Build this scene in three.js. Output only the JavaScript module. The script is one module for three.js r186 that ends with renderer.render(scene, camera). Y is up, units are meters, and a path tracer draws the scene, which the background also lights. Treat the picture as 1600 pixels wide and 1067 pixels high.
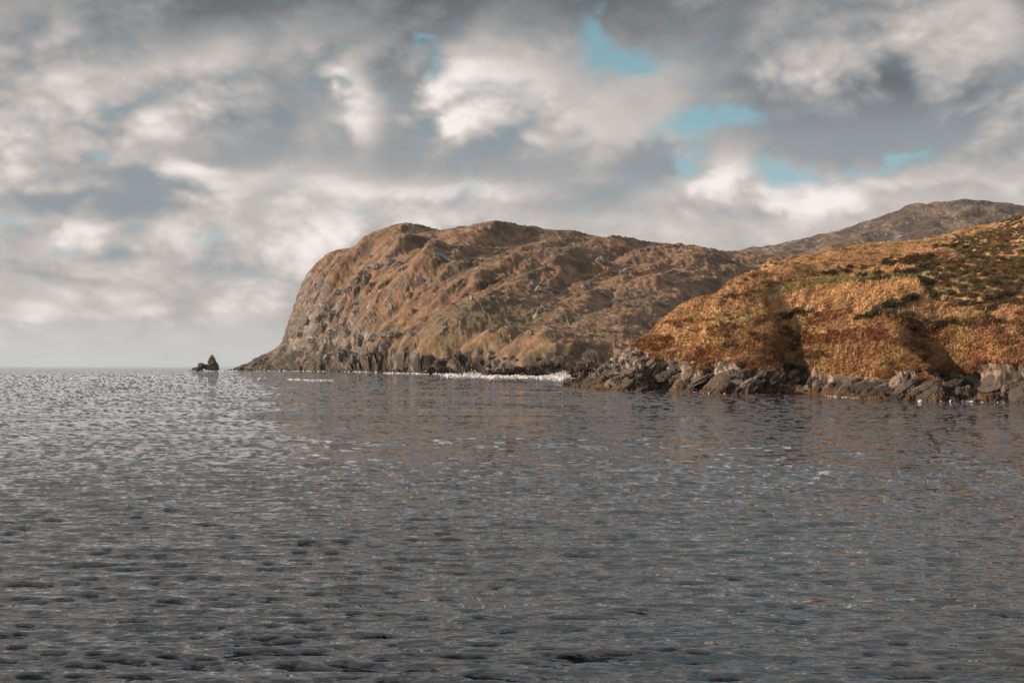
import * as THREE from 'three';
import { mergeGeometries } from 'three/addons/utils/BufferGeometryUtils.js';

// ---------------------------------------------------------------- camera, sky, sun, exposure
const EYE = 6.5, FOCAL = 1991, LEVEL = 574.5, PITCH = Math.atan((LEVEL - 533.5) / FOCAL);
const scene = new THREE.Scene();
const camera = new THREE.PerspectiveCamera(2 * Math.atan(533.5 / FOCAL) * 180 / Math.PI, 1600 / 1067, 0.5, 40000);
camera.position.set(0, EYE, 0);
camera.rotation.x = PITCH;
const renderer = new THREE.WebGLRenderer({ antialias: true });
renderer.toneMapping = THREE.LinearToneMapping;
renderer.toneMappingExposure = 1.25;
renderer.shadowMap.enabled = true;

const SUN = new THREE.Vector3(-0.93, 0.325, -0.09).normalize();
const sun = new THREE.DirectionalLight(0xffe0c0, 5);
sun.position.copy(SUN).multiplyScalar(3000).add(new THREE.Vector3(200, 0, -1500));
sun.target.position.set(200, 0, -1500);
sun.castShadow = true;
sun.shadow.mapSize.set(4096, 4096);
Object.assign(sun.shadow.camera, { left: -2600, right: 2600, top: 1600, bottom: -1600, near: 10, far: 7000 });
scene.add(sun, sun.target);
scene.fog = new THREE.FogExp2(new THREE.Color(0.75, 0.87, 1.0), 0.000008);

// ---------------------------------------------------------------- numbers
function rng(seed) {
  let s = seed >>> 0;
  return () => { s = (s + 0x6d2b79f5) | 0; let t = Math.imul(s ^ (s >>> 15), 1 | s); t = (t + Math.imul(t ^ (t >>> 7), 61 | t)) ^ t; return ((t ^ (t >>> 14)) >>> 0) / 4294967296; };
}
const PERM = new Uint8Array(1024);
{ const r = rng(77), p = [...Array(256).keys()]; for (let i = 255; i > 0; i--) { const j = Math.floor(r() * (i + 1)); [p[i], p[j]] = [p[j], p[i]]; } for (let i = 0; i < 1024; i++) PERM[i] = p[i & 255]; }
const GX = new Float32Array(256), GY = new Float32Array(256);
for (let i = 0; i < 256; i++) { GX[i] = Math.cos(i / 256 * 2 * Math.PI); GY[i] = Math.sin(i / 256 * 2 * Math.PI); }
function noise2(x, y) {
  const xi = Math.floor(x), yi = Math.floor(y), fx = x - xi, fy = y - yi, X = xi & 255, Y = yi & 255;
  const u = fx * fx * fx * (fx * (fx * 6 - 15) + 10), v = fy * fy * fy * (fy * (fy * 6 - 15) + 10);
  const a = PERM[PERM[X] + Y], b = PERM[PERM[X + 1] + Y], c = PERM[PERM[X] + Y + 1], d = PERM[PERM[X + 1] + Y + 1];
  const n00 = GX[a] * fx + GY[a] * fy, n10 = GX[b] * (fx - 1) + GY[b] * fy, n01 = GX[c] * fx + GY[c] * (fy - 1), n11 = GX[d] * (fx - 1) + GY[d] * (fy - 1);
  const p = n00 + (n10 - n00) * u, q = n01 + (n11 - n01) * u;
  return (p + (q - p) * v) * 1.5;
}
const grad3 = (h, x, y, z) => { const k = h & 15, u = k < 8 ? x : y, v = k < 4 ? y : (k === 12 || k === 14 ? x : z); return (k & 1 ? -u : u) + (k & 2 ? -v : v); };
function noise3(x, y, z) {
  const xi = Math.floor(x), yi = Math.floor(y), zi = Math.floor(z), fx = x - xi, fy = y - yi, fz = z - zi, X = xi & 255, Y = yi & 255, Z = zi & 255;
  const f = (t) => t * t * t * (t * (t * 6 - 15) + 10), u = f(fx), v = f(fy), w = f(fz);
  const A = PERM[X] + Y, B = PERM[X + 1] + Y, AA = PERM[A] + Z, AB = PERM[A + 1] + Z, BA = PERM[B] + Z, BB = PERM[B + 1] + Z, mix = (a, b, t) => a + (b - a) * t;
  return mix(mix(mix(grad3(PERM[AA], fx, fy, fz), grad3(PERM[BA], fx - 1, fy, fz), u), mix(grad3(PERM[AB], fx, fy - 1, fz), grad3(PERM[BB], fx - 1, fy - 1, fz), u), v),
    mix(mix(grad3(PERM[AA + 1], fx, fy, fz - 1), grad3(PERM[BA + 1], fx - 1, fy, fz - 1), u), mix(grad3(PERM[AB + 1], fx, fy - 1, fz - 1), grad3(PERM[BB + 1], fx - 1, fy - 1, fz - 1), u), v), w);
}
function fbm2(x, y, n) { let s = 0, a = 1; for (let i = 0; i < n; i++) { s += noise2(x, y) * a; a *= 0.5; const t = x; x = x * 1.62 - y * 1.18 + 17.3; y = t * 1.18 + y * 1.62 - 9.1; } return s; }
const clamp = (x, a = 0, b = 1) => Math.min(b, Math.max(a, x));
const step = (a, b, x) => { const t = clamp((x - a) / (b - a)); return t * t * (3 - 2 * t); };
const lerp = (a, b, t) => a + (b - a) * t;
function table(points, x) {                                          // piecewise straight line through [x, y] pairs
  if (x <= points[0][0]) return points[0][1];
  for (let i = 1; i < points.length; i++) if (x <= points[i][0]) return lerp(points[i - 1][1], points[i][1], (x - points[i - 1][0]) / (points[i][0] - points[i - 1][0]));
  return points[points.length - 1][1];
}
// the cells of a jointed, bedded rock: [random number of the cell, nearness to its edge, second random number]
function cells(x, y, z) {
  const xi = Math.floor(x), yi = Math.floor(y), zi = Math.floor(z);
  let f1 = 9, f2 = 9, id = 0;
  for (let i = -1; i < 2; i++) for (let j = -1; j < 2; j++) for (let k = -1; k < 2; k++) {
    const h = PERM[PERM[PERM[(xi + i) & 255] + ((yi + j) & 255)] + ((zi + k) & 255)], h2 = PERM[h + 91], h3 = PERM[h2 + 57];
    const dx = xi + i + 0.1 + h / 320 - x, dy = yi + j + 0.1 + h2 / 320 - y, dz = zi + k + 0.1 + h3 / 320 - z, d = dx * dx + dy * dy + dz * dz;
    if (d < f1) { f2 = f1; f1 = d; id = h; } else if (d < f2) f2 = d;
  }
  return [id / 255, Math.sqrt(f2) - Math.sqrt(f1), PERM[id + 33] / 255];
}
const BED = { a: new THREE.Vector3(0.78, 0.6, 0.15).normalize(), b: new THREE.Vector3(-0.58, 0.72, 0.38).normalize() };
BED.c = new THREE.Vector3().crossVectors(BED.a, BED.b).normalize();
BED.b.crossVectors(BED.c, BED.a).normalize();
function blocks(p, s) {
  const w = 0.25 * noise3(p.x / s / 2, p.y / s / 2, p.z / s / 2);
  return cells(p.dot(BED.a) / (3 * s) + w, p.dot(BED.b) / s + w, p.dot(BED.c) / (2.2 * s));
}

// a point of the place: the sight line through the pixel (px, py) of the photograph, followed to the distance d
function at(px, py, d) {
  const cx = (px - 800) / FOCAL, cy = (533.5 - py) / FOCAL, c = Math.cos(PITCH), s = Math.sin(PITCH), y = cy * c + s, z = c - cy * s;
  return new THREE.Vector3(cx / z * d, EYE + y / z * d, -d);
}

// ---------------------------------------------------------------- sky
// banks of cloud and gaps ahead, in the units of at(): [x, y, half width, half height, strength, lean]
const SHADE = [[800, -60, 1000, 140, -.13], [560, -30, 330, 75, -.20], [880, 10, 160, 50, -.12], [1090, 40, 150, 60, -.16], [1310, 185, 200, 60, -.24], [1440, 230, 170, 46, -.14], [1170, 120, 120, 44, -.12], [820, 238, 110, 36, -.17], [640, 238, 120, 34, -.13], [615, 175, 52, 70, -.15], [700, 60, 70, 30, -.10], [1000, 250, 50, 30, -.20], [900, 310, 80, 26, -.13],
  [440, 170, 90, 60, -.11], [340, 205, 80, 40, -.10], [120, 318, 110, 22, -.20], [235, 300, 44, 34, -.19], [210, 262, 18, 20, -.14], [40, 105, 50, 44, -.12], [130, 250, 50, 40, -.08], [80, 440, 80, 7, -.13], [190, 405, 60, 9, -.07], [560, 402, 60, 9, -.06], [340, 432, 70, 9, -.06], [1590, 0, 26, 40, -.14], [450, 230, 90, 24, -.06],
  [200, 20, 240, 46, -.07], [1130, 338, 80, 12, -.05], [25, 425, 50, 6, -.08],
  [552, 170, 34, 46, .26], [514, 136, 20, 12, .26], [770, 110, 78, 66, .24], [715, 150, 30, 30, .08], [278, 262, 36, 30, .30], [310, 302, 46, 14, .16], [330, 95, 44, 40, .15], [150, 150, 110, 40, .14], [50, 220, 60, 36, .13], [70, 280, 60, 16, .08], [52, 495, 40, 12, .15], [235, 488, 26, 12, .17], [140, 498, 24, 8, .09], [500, 300, 80, 20, .14], [720, 300, 110, 14, .13], [370, 275, 40, 16, .1],
  [1128, 280, 44, 28, .22], [1345, 300, 36, 20, .13], [1270, 300, 40, 14, .08], [1500, 40, 70, 46, .19], [1430, 100, 60, 36, .08], [1222, 108, 18, 22, .16], [640, 352, 110, 12, .08], [130, 352, 90, 12, .12], [480, 350, 60, 14, .08], [1020, 190, 70, 22, .06], [1010, 118, 60, 22, .05], [1460, 282, 120, 10, .10], [1210, 320, 100, 14, .08], [980, 345, 80, 10, .06], [900, 190, 50, 60, .05], [200, 375, 80, 10, .06]];
const HOLE = [[660, 74, 17, 13, .9], [676, 120, 16, 28, .55], [935, 92, 52, 22, 1.15], [905, 58, 22, 24, .7], [960, 112, 30, 14, .6], [1075, 190, 70, 22, 1.25], [1150, 200, 60, 14, .8], [1230, 268, 60, 14, 1.05], [1310, 268, 90, 13, 1.0], [1410, 262, 60, 7, .8], [1195, 96, 26, 12, .65], [172, 232, 22, 12, .95], [318, 376, 36, 11, .85], [105, 393, 55, 10, .8], [12, 352, 24, 9, .85], [1066, 262, 20, 26, .9], [1290, 290, 24, 10, .7],
  [555, 342, 34, 7, .55], [868, 4, 18, 7, .9], [1000, 300, 50, 22, .4], [1060, 245, 24, 20, .7], [980, 340, 90, 10, .4], [890, 200, 36, 24, .35], [1300, 335, 50, 9, .4]];
const puff3 = (x, y, z, n) => { let s = 0, a = 1; for (let i = 0; i < n; i++) { s += (Math.abs(noise3(x, y, z)) * 1.6 - 0.42) * a; a *= 0.57; x = x * 2.07 + 5.3; y = y * 2.07 - 3.1; z = z * 2.07 + 1.7; } return s; };
const fbm3 = (x, y, z, n) => { let s = 0, a = 1; for (let i = 0; i < n; i++) { s += noise3(x, y, z) * a; a *= 0.5; x = x * 2.03 + 7.7; y = y * 2.03 - 1.3; z = z * 2.03 + 3.9; } return s; };
const SKYTONE = [[0, .085, .088, .092], [.25, .165, .166, .168], [.5, .335, .322, .312], [.75, .57, .525, .50], [1, .92, .85, .81]];
function skyColor(dx, sy, dz, out, full = true) {
  const c = Math.cos(PITCH), s = Math.sin(PITCH), oct = full ? 6 : 3, y = sy + 0.06 * Math.log(sy + 0.05);
  const a = dx * 5.2, d = y * 6.6, e3 = dz * 5.2, wx = fbm3(a + 5, d, e3, oct), wy = fbm3(a - 31, d + 8, e3, oct);
  const p = a * 1.7 + wx * 0.12, q = d * 1.7 + wy * 0.12, r = e3 * 1.7, puff = puff3(p, q, r, oct + 1), lit = puff - puff3(p - 0.16, q + 0.10, r, oct), soft = fbm3(a * 0.8 + 60, d * 0.8, e3 * 0.8, oct), big = noise3(dx * 2.5 + 40, y * 4 - 7, dz * 2.5);
  let tone = 0, hole = 0, w = 0;
  if (dz < -0.3) {
    const fz = c * -dz + s * sy, X = 800 + dx / fz * FOCAL, Y = 533.5 - (c * sy + s * dz) / fz * FOCAL;
    w = 1 - step(1000, 1700, Math.hypot(X - 800, (Y - 300) * 1.6));
    if (w > 0) {
      const amp = clamp((640 - Y) / 420, 0.15, 1), qx = X + (wx * 46 + puff * 40) * amp, qy = Y + (wy * 30 - puff * 36) * amp;
      for (const [x, y, a, b, t] of SHADE) { const e = ((qx - x) / a) ** 2 + ((qy - y) / b) ** 2; if (e < 7) tone += t * Math.exp(-e * e * 0.25 - e * 0.35); }
      for (const [x, y, a, b, t] of HOLE) { const e = ((qx - x) / a) ** 2 * 1.5 + ((qy - y) / b) ** 2 * 1.4; if (e < 7) hole += t * Math.exp(-e * 0.7); }
    }
  }
  const usual = lerp(.74, .66, step(0.04, 0.24, sy)), rough = lerp(0.7, 1, step(0, 0.08, sy));
  tone = usual + tone * 1.15 * w + (1 - w) * (big * 0.22 + soft * 0.08) + rough * (soft * 0.09 + (lit * 0.14 + puff * 0.095) * (0.45 + 1.1 * step(-0.5, 0.5, wx)));
  hole = w * hole + (1 - w) * step(0.22, 0.6, -big + 0.3 * soft) + soft * 0.25 - puff * 0.45 - lit * 0.30 - 0.13 * w;
  const open = step(0.05, 1.25, hole) * 0.95, t = clamp(tone) * 4, i = Math.min(3, Math.floor(t)), b = 1 - step(0.02, 0.26, sy), low = 0.6 * (1 - step(0, 0.05, sy)), cool = clamp(1.3 - Math.abs(t - 1.4)) * 0.10 * step(0.4, 0.12, sy);
  for (let m = 0; m < 3; m++) {
    const cloud = lerp(SKYTONE[i][m + 1], SKYTONE[i + 1][m + 1], t - i) * [1 - cool, 1, 1 + cool][m];
    out[m] = 0.82 * lerp(lerp(cloud, lerp([.21, .40, .475][m], [.44, .57, .61][m], b), open), [.60, .635, .645][m], low);
  }
  // low banks of cloud are held smoothly above a least brightness
  const L = (out[0] + out[1] + out[2]) / 3, least = 0.25 * (1 - step(0.165, 0.25, sy)), k = Math.pow(Math.pow(L, 8) + Math.pow(least, 8), 1 / 8) / L;
  for (let m = 0; m < 3; m++) out[m] *= k;
}
{
  const W = 4096, H = 2048, data = new Float32Array(W * H * 4), rgb = [0, 0, 0];
  for (let j = H / 2; j < H; j++) {
    const el = ((j + 0.5) / H - 0.5) * Math.PI, sy = Math.sin(el), ce = Math.cos(el), few = j > H * 0.72 ? 4 : 1;
    for (let i = 0; i < W; i += few) {
      const az = ((i + few / 2) / W - 0.5) * 2 * Math.PI, dx = Math.cos(az) * ce, dz = Math.sin(az) * ce;
      skyColor(dx, sy, dz, rgb, dz < -0.5 && few === 1);
      for (let m = 0; m < few; m++) { const o = (j * W + i + m) * 4; data[o] = rgb[0]; data[o + 1] = rgb[1]; data[o + 2] = rgb[2]; data[o + 3] = 1; }
    }
  }
  for (let k = 0; k < W * H / 2; k++) data.set([.3, .3, .3, 1], k * 4);
  const sky = new THREE.DataTexture(data, W, H, THREE.RGBAFormat, THREE.FloatType);
  sky.mapping = THREE.EquirectangularReflectionMapping;
  sky.magFilter = THREE.LinearFilter;
  sky.needsUpdate = true;
  scene.background = sky;
  scene.environment = sky;
}

// ---------------------------------------------------------------- building tools
const used = new Map();
function numbered(name) { const n = used.get(name) ?? 0; used.set(name, n + 1); return n ? name + '_' + String(n).padStart(3, '0') : name; }
function tag(o, label, category, group, kind) {
  if (label) o.userData.label = label;
  if (category) o.userData.category = category;
  if (group) o.userData.group = group;
  if (kind) o.userData.kind = kind;
  return o;
}
function mesh(name, geometry, material, parent = scene) {
  const m = new THREE.Mesh(geometry, material);
  m.name = parent === scene ? numbered(name) : name;
  m.castShadow = m.receiveShadow = true;
  parent.add(m);
  return m;
}
function base(name, p, turn = 0) { const g = new THREE.Group(); g.name = numbered(name); g.position.copy(p); g.rotation.y = turn; scene.add(g); return g; }
const V = (x, y, z) => new THREE.Vector3(x, y, z);
const paint = (geometry, fn) => {                                    // vertex colours (linear) from position
  const p = geometry.attributes.position, c = new Float32Array(p.count * 3), v = new THREE.Vector3();
  for (let i = 0; i < p.count; i++) c.set(fn(v.fromBufferAttribute(p, i), i), i * 3);
  geometry.setAttribute('color', new THREE.BufferAttribute(c, 3));
  return geometry;
};
const earth = new THREE.MeshStandardMaterial({ name: 'earth', vertexColors: true, roughness: 0.95 });
const stone = new THREE.MeshStandardMaterial({ name: 'stone', vertexColors: true, roughness: 0.85 });
const leaf = new THREE.MeshPhysicalMaterial({ name: 'leaf', vertexColors: true, roughness: 0.9, side: THREE.DoubleSide });

// a thin plate through scattered heights
function plate(points, scale) {
  const n = points.length, m = n + 3, A = [...Array(m)].map(() => new Float64Array(m + 1)), X = points.map((p) => p.x / scale), Z = points.map((p) => p.z / scale);
  const U = (r2) => (r2 > 1e-12 ? r2 * Math.log(r2) : 0);
  for (let i = 0; i < n; i++) {
    for (let j = 0; j < n; j++) A[i][j] = U((X[i] - X[j]) ** 2 + (Z[i] - Z[j]) ** 2);
    A[i][i] += 1e-4; A[i][n] = A[n][i] = 1; A[i][n + 1] = A[n + 1][i] = X[i]; A[i][n + 2] = A[n + 2][i] = Z[i]; A[i][m] = points[i].y;
  }
  for (let k = 0; k < m; k++) {
    let b = k; for (let i = k + 1; i < m; i++) if (Math.abs(A[i][k]) > Math.abs(A[b][k])) b = i;
    [A[k], A[b]] = [A[b], A[k]];
    for (let i = k + 1; i < m; i++) { const f = A[i][k] / A[k][k]; if (f) for (let j = k; j <= m; j++) A[i][j] -= f * A[k][j]; }
  }
  const w = new Float64Array(m);
  for (let k = m - 1; k >= 0; k--) { let t = A[k][m]; for (let j = k + 1; j < m; j++) t -= A[k][j] * w[j]; w[k] = t / A[k][k]; }
  return (x, z) => { x /= scale; z /= scale; let t = w[n] + w[n + 1] * x + w[n + 2] * z; for (let i = 0; i < n; i++) { const dx = x - X[i], dz = z - Z[i], r2 = dx * dx + dz * dz; if (r2 > 1e-12) t += w[i] * r2 * Math.log(r2); } return t; };
}
// a sheet of ground: rows of distance by columns of bearing, height(x, z), left out where it lies under the sea
function ground(columns, distances, height, shape) {
  const nc = columns.length, nr = distances[0].length, pos = new Float32Array(nc * nr * 3), idx = [];
  for (let i = 0; i < nc; i++) {
    const ds = distances[i];
    for (let j = 0; j < nr; j++) { const d = ds[j], x = columns[i] * d; pos.set([x, height(x, -d), -d], (j * nc + i) * 3); }
  }
  for (let j = 0; j < nr - 1; j++) for (let i = 0; i < nc - 1; i++) {
    const a = j * nc + i, b = a + 1, c = a + nc, d = c + 1;
    if (Math.max(pos[a * 3 + 1], pos[b * 3 + 1], pos[c * 3 + 1], pos[d * 3 + 1]) < -2.5) continue;
    idx.push(a, b, c, b, d, c);
  }
  const g = new THREE.BufferGeometry();
  g.setAttribute('position', new THREE.BufferAttribute(pos, 3));
  g.setIndex(idx);
  g.computeVertexNormals();
  if (shape) {                                                       // push rock out along its own normal, then give every point its colour
    const n = g.attributes.normal, p = new THREE.Vector3(), q = new THREE.Vector3(), color = new Float32Array(nc * nr * 3);
    for (let i = 0; i < nc * nr; i++) {
      p.fromArray(pos, i * 3); q.fromBufferAttribute(n, i);
      if (p.y < -2.6) continue;
      const [push, rgb] = shape(p, q);
      p.addScaledVector(q, push).toArray(pos, i * 3);
      color.set(rgb, i * 3);
    }
    g.setAttribute('color', new THREE.BufferAttribute(color, 3));
    g.computeVertexNormals();
  }
  return g;
}
// distances for the rows of each column, closer together where the ground is steep and changing gently from column to column
function rowsOf(cols, range, n, height) {
  const m = 400, sums = cols.map((t) => {
    const [d0, d1] = range(t), sum = new Float64Array(m + 1), dd = (d1 - d0) / m;
    let h = Math.max(-4, height(t * d0, -d0));
    for (let k = 1; k <= m; k++) { const d = d0 + dd * k, g = Math.max(-4, height(t * d, -d)); sum[k] = sum[k - 1] + Math.hypot(dd * 0.5, g - h) / (d + 0.25 * d0); h = g; }
    for (let k = 1; k <= m; k++) sum[k] = 0.8 * sum[k] / sum[m] + 0.2 * k / m;
    return sum;
  });
  const smooth = sums.map((_, i) => { const s = new Float64Array(m + 1); let w = 0; for (let q = -14; q <= 14; q++) { const a = sums[Math.min(sums.length - 1, Math.max(0, i + q))], f = 15 - Math.abs(q); w += f; for (let k = 0; k <= m; k++) s[k] += a[k] * f; } for (let k = 0; k <= m; k++) s[k] /= w; return s; });
  return cols.map((t, i) => {
    const [d0, d1] = range(t), sum = smooth[i], out = []; sum[m] = 1;
    for (let j = 0, k = 0; j < n; j++) { const w = j / (n - 1); while (k < m - 1 && sum[k + 1] < w) k++; out.push(d0 + (d1 - d0) * (k + clamp((w - sum[k]) / Math.max(1e-9, sum[k + 1] - sum[k]))) / m); }
    return out;
  });
}
const columns = (p0, p1, n) => [...Array(n)].map((_, i) => (lerp(p0, p1, i / (n - 1)) - 800) / FOCAL);
// where the sight line of a pixel meets a ground
function meet(px, py, height, d0, d1, dd = 0.5) {
  for (let d = d0; d < d1; d += dd) { const p = at(px, py, d); if (p.y <= height(p.x, p.z)) { p.y = height(p.x, p.z); return p; } }
  const p = at(px, py, d1); p.y = height(p.x, p.z); return p;
}
const mixc = (a, b, t) => [lerp(a[0], b[0], t), lerp(a[1], b[1], t), lerp(a[2], b[2], t)];

// ---------------------------------------------------------------- sea
{
  const r = rng(5), waves = [];
  for (let k = 0; k < 92; k++) {
    const L = 0.24 * Math.pow(15, (k + r()) / 92), turn = 0.14 + (r() + r() + r() - 1.5) * (L > 1.3 ? 0.5 : 0.82), a = 0.0058 * L * (L > 1.0 ? Math.pow(1.0 / L, 0.75) : 1) * (0.5 + r());
    waves.push({ L, a, kx: Math.sin(turn) * 2 * Math.PI / L, kz: Math.cos(turn) * 2 * Math.PI / L, ph: r() * 6.283 });
  }
  waves.push({ L: 42, a: 0.07, kx: 0.02, kz: 0.148, ph: 1 }, { L: 27, a: 0.03, kx: -0.05, kz: 0.227, ph: 3 });
  const rings = [0.5, 3, 6, 9, 12, 14, 16, 18, 19.5];
  for (let q = EYE * 1274 / 21; q > EYE * 1274 / 1300; q -= 0.52) rings.push(EYE * 1274 / q);
  for (let d = 1330; d < 22000; d *= 1.02) rings.push(d);
  const angles = [];
  for (let a = -180; a < -40; a += 10) angles.push(a);
  for (let a = -40; a < -26; a += 1) angles.push(a);
  for (let k = 0; k <= 860; k++) angles.push(-25.5 + 51 * k / 860);
  for (let a = 27; a <= 40; a += 1) angles.push(a);
  for (let a = 50; a <= 180; a += 10) angles.push(a);
  const nr = rings.length, na = angles.length, pos = new Float32Array(nr * na * 3), uv = new Float32Array(nr * na * 2), nor = new Float32Array(nr * na * 3), idx = new Uint32Array((nr - 1) * (na - 1) * 6);
  for (let j = 0; j < nr; j++) {
    const d = rings[j], dd = j + 1 < nr ? rings[j + 1] - d : d * 0.02;
    for (let i = 0; i < na; i++) {
      const A = angles[i] * Math.PI / 180, x = Math.sin(A) * d, z = -Math.cos(A) * d, da = (i + 1 < na ? angles[i + 1] - angles[i] : 1) * Math.PI / 180 * d;
      let y = -d * d / (2 * 7.43e6), sx = 0, sz = 0, nx = 0, nz = 0, up = 0;
      if (Math.abs(angles[i]) < 26 && d > 10 && d < 6000) {
        const patch = noise2(x / 60 + 3, z / 30) + 0.7 * noise2(x / 14, z / 8) + 0.6 * noise2(x / 4, z / 2.6), gust = 0.72 + 0.45 * step(-0.5, 0.8, patch) + 0.12 * (1 - step(-25, 12, x)) + 0.3 * step(250, 900, d);
        for (const w of waves) {
          const fade = step(1.6, 3.2, w.L / Math.max(dd, da)), near = step(0.25, 0.7, w.L / da); if (!near) continue;
          const q = w.kx * x + w.kz * z + w.ph, a = w.a * (w.L < 8 ? gust : 1), s = Math.sin(q), c = Math.cos(q);
          y += a * fade * s; nx -= a * near * w.kx * c; nz -= a * near * w.kz * c; sx += a * fade * c * w.kx * w.L / 6.283; sz += a * fade * c * w.kz * w.L / 6.283; up += a * fade * s;
        }
      }
      nz /= Math.max(0.5, 1 - 1.9 * nz);                             // the wind leans the wavelets over: steep fronts, long backs
      { const m = Math.min(1, 0.42 / Math.hypot(nx, nz)), l = 1 / Math.hypot(nx * m, 1, nz * m), o = (j * na + i) * 3; nor[o] = nx * m * l; nor[o + 1] = l; nor[o + 2] = nz * m * l; }
      const o = j * na + i;
      pos[o * 3] = x + sx * 0.45; pos[o * 3 + 1] = y; pos[o * 3 + 2] = z + sz * 0.3 + up * 1.7; uv[o * 2] = x / 13; uv[o * 2 + 1] = -z / 13;
    }
  }
  let t = 0;
  for (let j = 0; j < nr - 1; j++) for (let i = 0; i < na - 1; i++) { const a = j * na + i, b = a + 1, c = a + na, d = c + 1; idx[t++] = a; idx[t++] = c; idx[t++] = b; idx[t++] = b; idx[t++] = c; idx[t++] = d; }
  for (let k = 0; k < idx.length; k += 3) { const q = idx[k + 1]; idx[k + 1] = idx[k + 2]; idx[k + 2] = q; }
  const g = new THREE.BufferGeometry();
  g.setAttribute('position', new THREE.BufferAttribute(pos, 3));
  g.setAttribute('uv', new THREE.BufferAttribute(uv, 2));
  g.setIndex(new THREE.BufferAttribute(idx, 1));
  g.setAttribute('normal', new THREE.BufferAttribute(nor, 3));
  // ripples: a tile of 13 m whose waves close on themselves
  const N = 1024, hx = new Float32Array(N * N), hz = new Float32Array(N * N), q = rng(9);
  for (let k = 0; k < 90; k++) {
    const L = 0.11 * Math.pow(14, q()), turn = 0.2 + (q() + q() + q() - 1.5) * 1.25, nx = Math.round(Math.sin(turn) * 13 / L), nz = Math.round(Math.cos(turn) * 13 / L), slope = 0.04 * (0.5 + q()), ph = q() * 6.283, m = Math.hypot(nx, nz) || 1;
    const cx = new Float32Array(N), sx = new Float32Array(N);
    for (let i = 0; i < N; i++) { cx[i] = Math.cos(2 * Math.PI * nx * i / N + ph); sx[i] = Math.sin(2 * Math.PI * nx * i / N + ph); }
    for (let j = 0; j < N; j++) { const cz = Math.cos(2 * Math.PI * nz * j / N), sz = Math.sin(2 * Math.PI * nz * j / N); for (let i = 0; i < N; i++) { const v = slope * (cx[i] * cz - sx[i] * sz); hx[j * N + i] += v * nx / m; hz[j * N + i] += v * nz / m; } }
  }
  const px = new Uint8Array(N * N * 4);
  for (let i = 0; i < N * N; i++) { const l = 1 / Math.hypot(hx[i], hz[i], 1); px.set([127.5 - 127.5 * hx[i] * l, 127.5 - 127.5 * hz[i] * l, 127.5 + 127.5 * l, 255], i * 4); }
  const ripples = new THREE.DataTexture(px, N, N);
  ripples.wrapS = ripples.wrapT = THREE.RepeatWrapping; ripples.magFilter = THREE.LinearFilter; ripples.needsUpdate = true;
  const water = new THREE.MeshPhysicalMaterial({ name: 'sea water', color: new THREE.Color(0.013, 0.017, 0.023), roughness: 0.03, ior: 2, normalMap: ripples, normalScale: new THREE.Vector2(0.5, 0.5) });
  tag(mesh('sea', g, water), 'dark grey wind rippled sea filling the lower half', 'sea', null, 'structure');
}

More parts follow.
